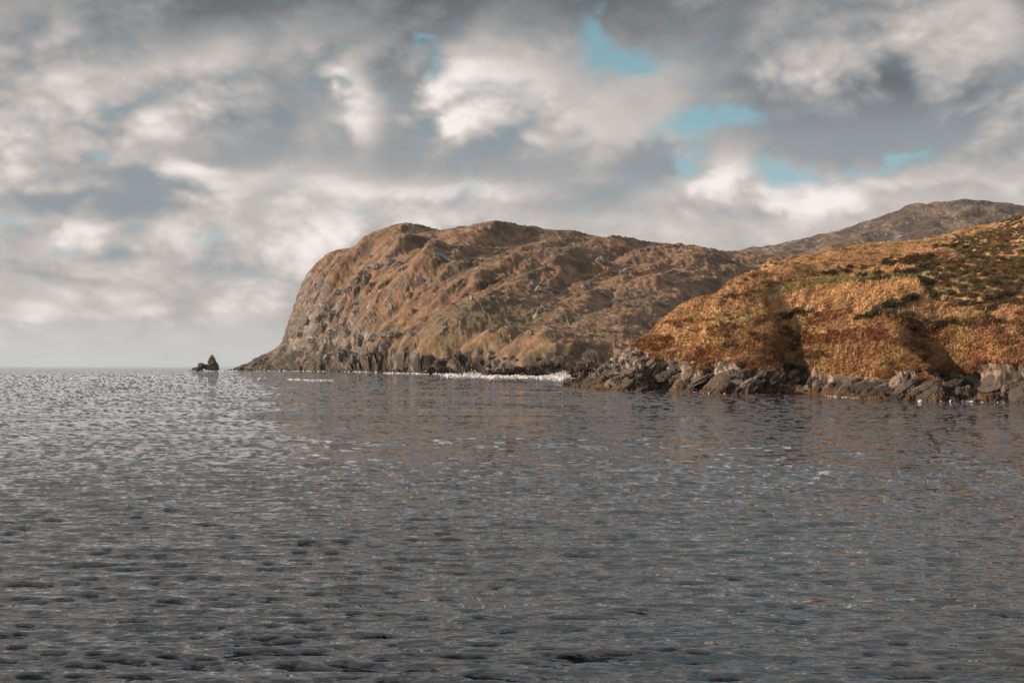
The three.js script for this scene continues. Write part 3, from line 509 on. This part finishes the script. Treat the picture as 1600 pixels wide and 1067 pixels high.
// rocks that stand in the sea by themselves
function seaRock(name, lumps, tint, label, category) {
  const parts = [], o = lumps.origin;
  lumps.list.forEach(([px, py, d, a, b, c, lean], k) => {
    const g = rockShape(900 + k * 7 + Math.round(px), 0.2, 9, 14), p = at(px, py, d).sub(o);
    g.applyMatrix4(new THREE.Matrix4().compose(p, new THREE.Quaternion().setFromEuler(new THREE.Euler(0, px, lean)), V(a, b, c)));
    parts.push(g);
  });
  const g = mergeGeometries(parts), q = new THREE.Vector3(), n = g.attributes.normal, p = g.attributes.position, s = lumps.grain;
  for (let i = 0; i < p.count; i++) { q.fromBufferAttribute(p, i); const [a, e] = blocks(q, s), [a2] = blocks(q, s * 0.4), k = (a - 0.5) * s * 0.8 + (a2 - 0.5) * s * 0.35; p.setXYZ(i, q.x + n.getX(i) * k, q.y + n.getY(i) * k, q.z + n.getZ(i) * k); }
  g.computeVertexNormals();
  paint(g, (v) => { const [, , b] = blocks(v, s * 0.7); const wet = v.y + o.y < 1.6 * s * 0.5 + 0.6 * noise2(v.x / s, v.z / s); return wet ? [.05, .04, .03] : tint.map((c) => c * (0.6 + 0.6 * b)); });
  const m = mesh(name, g, stone); m.position.copy(o);
  return tag(m, label, category);
}
const onSea = (px, d) => { const p = at(px, 500, d); p.y = -d * d / (2 * 7.43e6); return p; };
seaRock('sea_stack', { origin: onSea(320, 2600), grain: 4, list: [[332, 573, 2600, 11, 12, 10, 0.05], [331, 566, 2600, 8, 13.5, 8, 0], [330, 559.5, 2600, 4.8, 9.5, 5, 0.08], [336, 575, 2604, 8, 9, 9, 0], [325, 574, 2600, 6, 8, 7, .2], [313, 572, 2600, 6.5, 8.5, 8, -.1], [319, 571.5, 2598, 5.5, 3.6, 5, .3], [306, 577, 2600, 9, 6.5, 9, .2], [300, 579.5, 2600, 7, 3.4, 7, 0], [312, 578, 2600, 5, 8, 7, 0], [320, 574, 2600, 6, 5, 6, 0]] }, [.21, .155, .115], 'lone rocky sea stack with a tall tower standing off the headland', 'sea stack');
seaRock('skerry', { origin: onSea(800, 985), grain: 1.8, list: [[765, 585, 990, 8, 3.4, 6, .2], [785, 582, 990, 9, 4.6, 6, .15], [805, 580, 992, 9, 5.4, 6, .1], [825, 578.5, 994, 8.5, 6.4, 6, .2], [842, 579, 996, 4.5, 6.5, 5, .1], [757, 588, 985, 4, 1.5, 4, 0]] }, [.125, .10, .085], 'low dark reef of jagged rocks with surf breaking along it', 'rock');
seaRock('skerry', { origin: onSea(925, 900), grain: 1.6, list: [[913, 577, 905, 6, 5, 6, .1], [926, 574, 905, 7, 6.6, 6, 0], [938, 576, 900, 7, 5.6, 5, .1], [905, 586, 860, 5, 1.6, 4, .1], [921, 589, 820, 5, 1.5, 4, .1]] }, [.115, .09, .08], 'dark rocks beside the surf, just left of the nearer headland', 'rock');
seaRock('skerry', { origin: onSea(690, 1330), grain: 2, list: [[672, 579, 1340, 11, 5, 7, .1], [692, 578.5, 1335, 9, 6, 7, 0], [714, 580, 1330, 11, 4.2, 7, .1]] }, [.13, .105, .09], 'low dark shelf of rock below the green capped cliff', 'rock');

// ---------------------------------------------------------------- surf
const foamMat = new THREE.MeshStandardMaterial({ name: 'foam', color: new THREE.Color(0.8, 0.8, 0.8), roughness: 0.9 });
const FOAM = (() => { const g = new THREE.IcosahedronGeometry(1, 2), p = g.attributes.position, v = new THREE.Vector3(); for (let i = 0; i < p.count; i++) { v.fromBufferAttribute(p, i); v.multiplyScalar(1 + 0.5 * noise3(v.x * 2.2, v.y * 2.2, v.z * 2.2)); p.setXYZ(i, v.x, v.y, v.z); } g.computeVertexNormals(); return g; })();
// lumps of foam strewn along a line on the sea: points [x of the photograph, distance], how far they stray, their size, how many, how high they fly
function surf(name, line, spread, size, count, fly, label, seed) {
  const r = rng(seed), m = new THREE.InstancedMesh(FOAM, foamMat, count), M = new THREE.Matrix4(), o = onSea(line[0][0], line[0][1]);
  for (let k = 0; k < count; k++) {
    const t = r() * (line.length - 1), i = Math.floor(t), px = lerp(line[i][0], line[i + 1][0], t - i), d = lerp(line[i][1], line[i + 1][1], t - i) + (r() + r() - 1) * spread, p = onSea(px, d);
    const up0 = fly * Math.pow(r(), 1.8) * (1 - Math.abs(t / (line.length - 1) - 0.5) * 1.6) * (0.6 + 0.8 * Math.abs(noise2(p.x / 3, seed)));
    const clump = noise2(p.x / (size * 14), p.z / (size * 30)) + 0.5 * noise2(p.x / (size * 4), p.z / (size * 9)); if (fly ? noise3(p.x / (size * 5), up0 / (size * 3), p.z / (size * 9)) < -0.05 : clump < 0.05) { M.makeScale(0, 0, 0); m.setMatrixAt(k, M); continue; }
    const up = up0, s = size * (0.4 + r()) * (fly ? 1 - 0.5 * up / (fly + 0.01) : 1);
    M.compose(V(p.x - o.x, up + 0.1 * size + p.y - o.y, p.z - o.z), new THREE.Quaternion().setFromEuler(new THREE.Euler(r(), r() * 6, r())), V(s * (fly ? 1 : 3.2), s * (fly ? 0.9 : 0.14 + (size > 0.15 ? 0.9 : 0) * step(0.35, 0.8, clump)), s * (fly ? 1 : 1.3)));
    m.setMatrixAt(k, M);
  }
  m.name = numbered(name); m.castShadow = m.receiveShadow = true; m.position.copy(o); scene.add(m);
  return tag(m, label, 'surf', null, 'stuff');
}
surf('breaking_wave', [[690, 1000], [740, 950], [780, 900], [830, 880], [880, 850]], 110, 0.42, 2200, 0, 'white surf running along the foot of the low dark reef', 1);
surf('breaking_wave', [[600, 1500], [650, 1380], [700, 1250], [760, 1120]], 60, 0.5, 500, 0, 'thin white surf line below the green capped cliff', 2);
surf('breaking_wave', [[840, 820], [870, 760], [900, 600], [912, 460]], 60, 0.34, 2600, 0, 'churned white water at the tip of the nearer headland', 3);
surf('splash', [[858, 905], [878, 895], [892, 890]], 14, 0.3, 900, 7.5, 'tall white splash of spray between reef and nearer headland', 4);
surf('splash', [[726, 1180], [738, 1175], [752, 1170]], 10, 0.32, 380, 6, 'white spray thrown up left of the low dark reef', 5);
surf('splash', [[703, 1080], [711, 1078], [718, 1075]], 6, 0.24, 140, 2.2, 'smallest white splash, left of the low dark reef', 6);
surf('breaking_wave', [[450, 700], [490, 640], [522, 660]], 26, 0.22, 420, 0, 'white crest breaking on open water left of the reef', 7);
surf('breaking_wave', [[400, 2700], [470, 2450], [530, 2150], [590, 1700]], 80, 0.7, 260, 0, 'faint white line of surf under the steep cliff', 8);
surf('breaking_wave', [[288, 2560], [320, 2560], [350, 2560], [372, 2600]], 40, 0.8, 120, 0, 'white water around the foot of the sea stack', 9);
for (const [k, line] of [[[1050, 365], [1075, 352], [1098, 326], [1150, 317]], [[1180, 320], [1230, 334], [1285, 322]], [[1288, 297], [1330, 275], [1360, 265]], [[1430, 252], [1500, 249], [1590, 242]]].entries())
  surf('breaking_wave', line, 8, 0.07, 130, 0, ['thin foam at the foot of the big dark boulder', 'foam in the shaded cove of the nearer shore', 'foam around the low point below the orange bank', 'thin foam along the rocks at the right edge'][k], 20 + k);
surf('breaking_wave', [[20, 640], [150, 760], [300, 900], [420, 760]], 150, 0.2, 420, 0, 'scattered whitecaps on the open sea at left', 30);

// ---------------------------------------------------------------- plants of the near slope
function tuftShape(seed, blades, tall, wide, bend) {
  const r = rng(seed), pos = [];
  for (let k = 0; k < blades; k++) {
    const a = r() * 6.283, q = Math.sqrt(r()) * wide * 0.5, x = Math.cos(a) * q, z = Math.sin(a) * q, h = tall * (0.5 + 0.6 * r()), lx = Math.cos(a) * h * bend * r() + 0.25 * h, lz = Math.sin(a) * h * bend * r(), w = 0.05 + 0.05 * r(), b = r() * 3.14, cx = Math.cos(b) * w, cz = Math.sin(b) * w;
    pos.push(x - cx, -0.1, z - cz, x + cx, -0.1, z + cz, x + lx * 0.45 + cx * 0.8, h * 0.65, z + lz * 0.45 + cz * 0.8);
    pos.push(x - cx, -0.1, z - cz, x + lx * 0.45 + cx * 0.8, h * 0.65, z + lz * 0.45 + cz * 0.8, x + lx, h * 0.9, z + lz);
  }
  const g = new THREE.BufferGeometry(); g.setAttribute('position', new THREE.Float32BufferAttribute(pos, 3)); g.computeVertexNormals(); return g;
}
function bushShape(seed, leaves, size) {                             // a low dome of many small leafy sprigs
  const r = rng(seed), pos = [], v = new THREE.Vector3(), a = new THREE.Vector3(), b = new THREE.Vector3();
  for (let k = 0; k < leaves; k++) {
    v.set(r() * 2 - 1, r() * 1.05 - 0.05, r() * 2 - 1); if (v.length() > 1) { k--; continue; }
    v.normalize().multiplyScalar(Math.pow(r(), 0.35)); const lump = 1 + 0.35 * noise3(v.x * 2 + seed, v.y * 2, v.z * 2); v.multiplyScalar(lump); v.y *= 0.85;
    a.set(r() - 0.5, r() * 0.9, r() - 0.5).addScaledVector(v, 0.7).normalize().multiplyScalar(size * (0.6 + 0.8 * r())); b.set(r() - 0.5, r() - 0.5, r() - 0.5).cross(a).normalize().multiplyScalar(size * 0.42);
    pos.push(v.x - b.x, v.y - b.y, v.z - b.z, v.x + b.x, v.y + b.y, v.z + b.z, v.x + a.x, v.y + a.y, v.z + a.z);
  }
  const g = new THREE.BufferGeometry(); g.setAttribute('position', new THREE.Float32BufferAttribute(pos, 3)); g.computeVertexNormals(); return g;
}
const grassMat = new THREE.MeshStandardMaterial({ name: 'dry grass', roughness: 0.95, side: THREE.DoubleSide });
// which plant a spot of the near slope carries, from patches set out on the hill: [x, y of the photograph, half width, half height, share]
const HEATH = [[1570, 380, 70, 22, 1], [1520, 372, 40, 10, .6], [1560, 430, 110, 38, 1], [1480, 432, 60, 12, .7], [1500, 455, 60, 16, .9], [1560, 470, 60, 10, .7], [1460, 415, 50, 8, .5], [1600, 345, 40, 14, 1], [1480, 465, 35, 12, .7]];
function spread(count, seed, accept) {                                // spots spread evenly over the visible near slope
  const r = rng(seed), out = [], g = nearGround, p = g.attributes.position, idx = g.index.array, area = [], tri = idx.length / 3, A = new THREE.Vector3(), B = new THREE.Vector3(), C = new THREE.Vector3();
  let sum = 0;
  for (let t = 0; t < tri; t++) {
    A.fromBufferAttribute(p, idx[t * 3]); B.fromBufferAttribute(p, idx[t * 3 + 1]); C.fromBufferAttribute(p, idx[t * 3 + 2]);
    sum += A.y > 3 && pxOf(A) < 1680 ? B.sub(A).cross(C.sub(A)).length() * (A.z > -560 ? 1 : 0.1) / (A.z * A.z) : 0; area.push(sum);
  }
  for (let k = 0; k < count; k++) {
    const q = r() * sum; let lo = 0, hi = tri - 1; while (lo < hi) { const m = (lo + hi) >> 1; if (area[m] < q) lo = m + 1; else hi = m; }
    A.fromBufferAttribute(p, idx[lo * 3]); B.fromBufferAttribute(p, idx[lo * 3 + 1]); C.fromBufferAttribute(p, idx[lo * 3 + 2]);
    let u = r(), v = r(); if (u + v > 1) { u = 1 - u; v = 1 - v; }
    const s = A.clone().addScaledVector(B.sub(A), u).addScaledVector(C.sub(A), v);
    if (!isRock(s) && accept(s, r)) out.push(s);
  }
  return out;
}
const pyOf = (p) => LEVEL - (p.y - EYE) / -p.z * FOCAL;
function heath(p) { const x = pxOf(p) + 26 * noise2(p.x / 9, p.z / 9), y = pyOf(p) + 9 * noise2(p.x / 8 + 7, p.z / 8); let t = 0; for (const [a, b, w, h, k] of HEATH) t += k * Math.exp(-(((x - a) / w) ** 2) - (((y - b) / h) ** 2)); return t; }
function strew(name, shapes, spots, seed, sizes, colour, label, category) {
  const r = rng(seed), lots = shapes.map(() => []);
  spots.forEach((p) => lots[Math.floor(r() * shapes.length)].push(p));
  const root = tag(base(name, V(0, 0, 0)), label, category, null, 'stuff');
  lots.forEach((lot, k) => {
    const m = new THREE.InstancedMesh(shapes[k], grassMat, lot.length), M = new THREE.Matrix4(), c = new THREE.Color();
    lot.forEach((p, i) => { const s = sizes(p, r); M.compose(p, new THREE.Quaternion().setFromEuler(new THREE.Euler((r() - 0.5) * 0.4, (r() - 0.5) * 1.6, (r() - 0.5) * 0.4)), V(s, s * (0.75 + 0.5 * r()), s)); m.setMatrixAt(i, M); m.setColorAt(i, c.setRGB(...colour(p, r))); });
    m.name = 'clump'; m.userData.kind = 'stuff'; m.castShadow = m.receiveShadow = true; root.add(m);
  });
}
strew('rough_grass', [tuftShape(1, 16, 0.42, 0.9, 1.1), tuftShape(2, 18, 0.34, 1.0, 1.3), tuftShape(3, 14, 0.5, 0.8, 0.9)], spread(170000, 41, (p, r) => heath(p) < 0.55), 42, (p, r) => 0.6 + 0.7 * r(), (p, r) => { const k = 0.93 + 0.22 * r(); return nearCover(p).map((v) => v * k * 1.25); }, 'dry orange grass and bracken over the nearer slope', 'grass');
strew('heath', [bushShape(5, 260, 0.2), bushShape(6, 260, 0.2), bushShape(7, 220, 0.24)], spread(22000, 43, (p, r) => heath(p) > 0.5 + 0.25 * r()), 44, (p, r) => 0.5 + 0.55 * r(), (p, r) => { const k = 0.6 + 0.8 * r(), m = noise2(p.x / 6, p.z / 6); return (m > 0.1 ? [.18, .115, .062] : m > -0.25 ? [.14, .11, .055] : [.10, .09, .042]).map((v) => v * k); }, 'dense dark heather and gorse covering the upper right of the slope', 'heath');
strew('bank_scrub', [bushShape(15, 200, 0.26), bushShape(16, 200, 0.26)], spread(60000, 45, (p, r) => p.y < 21 && fbm2(p.x / 6, p.y / 4, 3) + 0.4 * step(1150, 1500, pxOf(p)) * noise2(p.x / 14, 3) > 0.12), 46, (p, r) => 0.35 + 0.6 * r(), (p, r) => { const k = 0.6 + 0.8 * r(), m = noise2(p.x / 7 + 30, p.y / 4); return (m > 0.1 ? [.24, .11, .055] : m > -0.2 ? [.27, .16, .075] : [.15, .10, .055]).map((v) => v * k); }, 'russet bracken and scrub hanging over the steep bank', 'scrub');

// single gorse bushes and thickets that stand out from the slope: [x, y of the photograph, half width, half height in pixels]
const gorseMat = new THREE.MeshStandardMaterial({ name: 'gorse', vertexColors: true, roughness: 0.9, side: THREE.DoubleSide });
const BUSH = [bushShape(51, 420, 0.17), bushShape(52, 420, 0.17), bushShape(53, 420, 0.17)];
function bush(name, spots, colour, label, category, seed, group) {
  const r = rng(seed), parts = [], at0 = spots[0][0], o = at0.clone();
  for (const [p, s] of spots) {
    const g = BUSH[Math.floor(r() * 3)].clone(), k = 0.7 + 0.6 * r();
    g.applyMatrix4(new THREE.Matrix4().compose(p.clone().sub(o), new THREE.Quaternion().setFromEuler(new THREE.Euler(0, r() * 6.28, 0)), V(s * 1.1, s * (0.8 + 0.4 * r()), s)));
    paint(g, () => colour.map((c) => c * k));
    parts.push(g);
  }
  const m = mesh(name, mergeGeometries(parts), gorseMat); m.position.copy(o);
  return tag(m, label, category, group);
}
function patch(cx, cy, w, h, n, size, tilt, seed) {                    // spots of a thicket on the slope
  const r = rng(seed), out = [];
  for (let k = 0; k < n; k++) { const a = r() * 6.283, q = Math.sqrt(r()), x = Math.cos(a) * q * w; out.push([meet(cx + x, cy + Math.sin(a) * q * h - x * tilt, nearHeight, 255, 600, 0.4).add(V(0, -0.15, 0)), size * (0.7 + 0.6 * r())]); }
  return out;
}
const DG = [.040, .046, .022], DB = [.065, .048, .028];
const thickets = [
  ['gorse_bush', 1385, 484, 46, 7, 34, 1.35, .32, DG, 'largest dark green gorse thicket alone on the middle of the orange slope'],
  ['gorse_bush', 1246, 494, 28, 4, 18, 1.1, .15, DG, 'dark gorse bush above the shaded gully'],
  ['gorse_bush', 1330, 422, 46, 5, 26, 1.25, .14, DB, 'long dark thicket below the ridge at the end of the green strip'],
  ['gorse_bush', 1364, 432, 22, 4, 14, 1.1, .05, DG, 'smaller dark thicket under the long one by the green strip'],
  ['gorse_bush', 1398, 409, 16, 6, 12, 1.3, .1, DB, 'round dark gorse bush below the yellow ridge'],
  ['gorse_bush', 1430, 407, 30, 7, 20, 1.3, .1, DB, 'broad brown gorse thicket right of the round bush'],
  ['gorse_bush', 1448, 443, 11, 4, 7, 1.1, .1, DG, 'small dark gorse bush at the left end of the heath'],
  ['gorse_bush', 1498, 389, 14, 4, 10, 1.4, .0, DG, 'dark gorse bush high on the slope under the ridge'],
  ['gorse_bush', 1472, 388, 12, 5, 9, 1.3, .0, DB, 'brown gorse bush left of the dark one under the ridge'],
  ['gorse_bush', 1410, 428, 60, 4, 26, 1.1, .22, DB, 'slanting dark hedge of gorse between the grass strips'],
  ['gorse_bush', 1146, 463, 13, 2.5, 9, 0.9, .15, DG, 'dark bush beside the fence near the left skyline'],
  ['gorse_bush', 1245, 401, 16, 2.5, 12, 1.1, .1, DB, 'dark bushes on the skyline of the orange ridge'],
  ['gorse_bush', 1298, 481, 6, 5, 6, 0.8, .5, DG, 'small green bush standing upright on the orange grass'],
  ['gorse_bush', 1465, 512, 40, 6, 30, 1.0, .2, DB, 'dark brown scrub along the brow above the hollow'],
  ['gorse_bush', 1530, 506, 40, 4, 24, 0.95, .05, DB, 'dark heather along the brow at the right'],
  ['gorse_bush', 1545, 470, 40, 4, 22, 1.1, .25, DG, 'lowest dark strip of gorse at the right above the pale grass']];
thickets.forEach(([name, x, y, w, h, n, s, tilt, c, label], k) => bush(name, patch(x, y, w, h, n, s, tilt, 600 + k), c, label, 'gorse', 700 + k));
{
  const spots = []; const r = rng(81);
  for (const [x, y] of [[1078, 487], [1092, 484], [1105, 479], [1118, 477], [1132, 474], [1150, 469], [1165, 462], [1180, 457], [1198, 450], [1215, 445], [1232, 440], [1250, 436], [1270, 431], [1290, 427]]) for (let k = 0; k < 3; k++) spots.push([meet(x + (r() - 0.5) * 14, y + (r() - 0.5) * 2, nearHeight, 330, 560, 0.4), 0.45 + 0.4 * r()]);
  bush('hedge', spots, [.12, .075, .05], 'low brown hedge rising along the upper fence across the slope', 'hedge', 82);
  const sk = []; for (const [x, y] of [[1150, 441], [1160, 434], [1170, 428], [1181, 421], [1192, 414], [1203, 409]]) for (let k = 0; k < 3; k++) sk.push([meet(x + 6 + (r() - 0.5) * 8, y + 3 + r() * 2, nearHeight, 330, 560, 0.4), 0.5 + 0.4 * r()]);
  bush('hedge', sk, [.13, .06, .035], 'dark russet hedge along the left skyline of the nearer slope', 'hedge', 83);
}
// the bare shrub on the brow
{
  const p = meet(1322, 520, nearHeight, 260, 450, 0.3), g = base('bare_shrub', p), r = rng(91), twigs = [];
  const twig = (a, b, w) => { const L = a.distanceTo(b), c = new THREE.CylinderGeometry(w * 0.55, w, L, 5); c.applyMatrix4(new THREE.Matrix4().compose(a.clone().add(b).multiplyScalar(0.5), new THREE.Quaternion().setFromUnitVectors(V(0, 1, 0), b.clone().sub(a).normalize()), V(1, 1, 1))); c.deleteAttribute('uv'); twigs.push(c); };
  const grow = (a, dir, L, w, n) => { const b = a.clone().addScaledVector(dir, L); twig(a, b, w); if (n) for (let k = 0; k < 3; k++) grow(b, dir.clone().add(V((r() - 0.5) * 1.3, r() * 0.3, (r() - 0.5) * 1.3)).normalize(), L * 0.72, w * 0.62, n - 1); };
  for (let k = 0; k < 7; k++) grow(V((r() - 0.5) * 1.4, -0.2, (r() - 0.5)), V((r() - 0.5) * 2.2, 1, (r() - 0.5) * 1.5).normalize(), 1.3, 0.09, 3);
  mesh('branches', mergeGeometries(twigs), new THREE.MeshStandardMaterial({ name: 'bark', color: new THREE.Color(.34, .27, .22), roughness: 0.9 }), g);
  tag(g, 'pale leafless shrub on the brow right of the shaded gully', 'shrub');
}

// ---------------------------------------------------------------- fences, poles, walls, hut, buoys
const wood = new THREE.MeshStandardMaterial({ name: 'weathered wood', color: new THREE.Color(.5, .44, .38), roughness: 0.85 }), steel = new THREE.MeshStandardMaterial({ name: 'wire', color: new THREE.Color(.4, .4, .4), metalness: 0.8, roughness: 0.5 });
function rod(a, b, r, n = 5) { const L = a.distanceTo(b), c = new THREE.CylinderGeometry(r, r, L, n); return c.applyMatrix4(new THREE.Matrix4().compose(a.clone().add(b).multiplyScalar(0.5), new THREE.Quaternion().setFromUnitVectors(V(0, 1, 0), b.clone().sub(a).normalize()), V(1, 1, 1))); }
const postShape = (() => { const g = new THREE.CylinderGeometry(0.075, 0.085, 1.7, 7), t = new THREE.ConeGeometry(0.075, 0.08, 7); g.translate(0, 0.5, 0); t.translate(0, 1.39, 0); return mergeGeometries([g, t]); })();
function fence(list, label) {
  const spots = list.map(([x, y]) => meet(x, y + 3, nearHeight, 250, 600, 0.3)), g = base('fence', spots[0]), o = spots[0], wires = [], r = rng(list.length);
  for (const p of spots) { const m = mesh('post', postShape, wood, g); m.position.copy(p).sub(o); m.rotation.set((r() - 0.5) * 0.16, r() * 3, (r() - 0.5) * 0.16); }
  for (let k = 1; k < spots.length; k++) for (const h of [0.45, 0.85, 1.2]) wires.push(rod(spots[k - 1].clone().sub(o).add(V(0, h, 0)), spots[k].clone().sub(o).add(V(0, h, 0)), 0.006, 4));
  mesh('wire', mergeGeometries(wires), steel, g);
  return tag(g, label, 'fence');
}
fence([[1078, 487], [1098, 492], [1109, 497], [1120, 498], [1135, 498], [1150, 497], [1166, 496], [1181, 495], [1192, 500], [1207, 503], [1221, 504], [1234, 504]], 'wire fence with pale posts along the brow left of the gully');
fence([[1352, 495], [1375, 493], [1405, 491], [1430, 495], [1449, 499], [1470, 497], [1507, 492], [1541, 487], [1573, 485], [1605, 483]], 'wire fence with pale posts along the brow at the right');
fence([[1454, 489], [1463, 484], [1472, 476]], 'short run of pale posts climbing the slope behind the right fence');
fence([[1073, 482], [1090, 477], [1109, 470], [1115, 466], [1123, 463], [1142, 458], [1161, 453], [1173, 449], [1185, 446], [1205, 441], [1225, 436], [1246, 431], [1267, 427], [1292, 424]], 'wire fence beside the brown hedge on the upper slope');

const poleMat = new THREE.MeshStandardMaterial({ name: 'pole wood', color: new THREE.Color(.36, .31, .27), roughness: 0.85 });
const poleProto = (() => {
  const g = new THREE.Group(), a = new THREE.Mesh(new THREE.CylinderGeometry(0.17, 0.24, 11, 9).translate(0, 4.9, 0), poleMat), b = new THREE.Mesh(new THREE.BoxGeometry(1.9, 0.16, 0.13).translate(0, 9.75, 0.22), poleMat);
  a.name = 'shaft'; b.name = 'crossarm'; g.add(a, b);
  for (const x of [-0.8, 0, 0.8]) { const i = new THREE.Mesh(new THREE.CylinderGeometry(0.05, 0.07, 0.24, 8).translate(x, 9.95, 0.22), foamMat); i.name = 'insulator'; b.add(i); }
  g.traverse((o) => { o.castShadow = o.receiveShadow = true; });
  return g;
})();
[[655, 537, 'leftmost utility pole, standing behind the green capped cliff'], [780, 540, 'utility pole on the flat below the end of the stone wall'], [852, 531, 'slightly leaning utility pole in front of the shaded hillside'], [899, 531, 'utility pole beside the second, broken stone wall'], [959, 545, 'utility pole on the low moor, left of the last one'], [987, 543, 'last utility pole, next to the rocks of the nearer headland']].forEach(([x, y, label], k) => {
  const g = k ? poleProto.clone() : poleProto; g.name = numbered('utility_pole'); g.position.copy(meet(x, y, farHeight, 950, 2400, 1.5)).add(V(0, 0.4, 0)); g.rotation.set(0, 0.3 * k, k === 2 ? 0.05 : 0.01 * k); scene.add(g);
  tag(g, label, 'utility pole', 'utility poles along the shore of the far headland');
});
const wallStone = new THREE.MeshStandardMaterial({ name: 'wall stone', vertexColors: true, roughness: 0.9 });
function stoneWall(list, label, seed) {
  const r = rng(seed), n0 = list.length, far = list.map(([x, y]) => -meet(x, y, farHeight, 1000, 2400, 1.5).z), mid = (n0 - 1) / 2, mean = far.reduce((a, b) => a + b) / n0, slope = far.reduce((s, d, k) => s + (d - mean) * (k - mid), 0) / far.reduce((s, d, k) => s + (k - mid) ** 2, 0);
  const spots = list.map(([x, y], k) => { const p = at(x, y, mean + slope * (k - mid)); p.y = farHeight(p.x, p.z); return p; }), o = spots[0], parts = [];
  for (let k = 1; k < spots.length; k++) {
    const a = spots[k - 1], b = spots[k], n = Math.max(2, Math.ceil(a.distanceTo(b) / 2));
    for (let i = 0; i < n; i++) { const p = a.clone().lerp(b, (i + 0.5) / n); p.y = farHeight(p.x, p.z); const g = ROCKS[Math.floor(r() * 9)].clone(), t = 0.8 + 0.6 * r(); g.applyMatrix4(new THREE.Matrix4().compose(p.sub(o).add(V(0, 0.5, 0)), new THREE.Quaternion().setFromEuler(new THREE.Euler(0, r() * 6, 0)), V(1.4, 1.1 * (0.7 + 0.6 * r()), 1.2))); paint(g, () => [.27 * t, .235 * t, .18 * t]); parts.push(g); }
  }
  const g = base('stone_wall', o); const m = mesh('stones', mergeGeometries(parts), wallStone, g); m.userData.kind = 'stuff';
  tag(g, label, 'wall');
  return o;
}
const wallHead = stoneWall([[744, 480], [757, 488], [770, 498], [785, 510], [800, 519], [815, 526], [830, 531]], 'dry stone wall running down the green knoll from the hut', 101);
stoneWall([[885, 501], [898, 509], [912, 516], [925, 524], [938, 533]], 'broken stone wall on the slope right of the shaded hillside', 102);
{
  const p = wallHead.clone().add(V(-5.5, 0, 0)); p.y = farHeight(p.x, p.z);
  const g = base('stone_hut', p.add(V(0, 0.6, 0)), 0.5); g.scale.setScalar(1.25);
  const wall = mesh('wall', new THREE.CylinderGeometry(1.75, 1.95, 3.8, 10, 1).translate(0, 1.9, 0), new THREE.MeshStandardMaterial({ name: 'pale stone', color: new THREE.Color(.5, .45, .38), roughness: 0.9 }), g);
  mesh('roof', new THREE.ConeGeometry(2.1, 1.6, 10).translate(0, 4.6, 0), new THREE.MeshStandardMaterial({ name: 'brown roof', color: new THREE.Color(.13, .08, .055), roughness: 0.9 }), g);
  const door = mesh('doorway', new THREE.BoxGeometry(0.9, 1.9, 0.2).translate(0, 1, 1.82), new THREE.MeshStandardMaterial({ name: 'dark doorway', color: new THREE.Color(.04, .03, .03), roughness: 0.9 }), g);
  tag(g, 'tiny pale stone hut on top of the green knoll', 'hut');
}
const buoyMat = new THREE.MeshStandardMaterial({ name: 'orange plastic', color: new THREE.Color(.75, .16, .05), roughness: 0.5 });
const buoyProto = (() => { const g = new THREE.Group(), a = new THREE.Mesh(new THREE.SphereGeometry(0.2, 18, 14).scale(1, 0.95, 1), buoyMat), b = new THREE.Mesh(new THREE.CylinderGeometry(0.08, 0.12, 0.2, 10).translate(0, 0.46, 0), buoyMat); a.name = 'float'; b.name = 'neck'; g.add(a, b); g.traverse((o) => { o.castShadow = o.receiveShadow = true; }); return g; })();
[[913, 617, 300, 'orange buoy off the tip of the nearer headland'], [755, 621, 280, 'orange buoy on open water below the low reef'], [566, 607, 400, 'orange buoy farthest left on the open sea']].forEach(([x, y, d, label], k) => {
  const g = k ? buoyProto.clone() : buoyProto; g.name = numbered('buoy'); g.position.copy(at(x, y, d)); g.position.y = 0.25; scene.add(g);
  tag(g, label, 'buoy', 'orange buoys on the sea');
});

renderer.render(scene, camera);
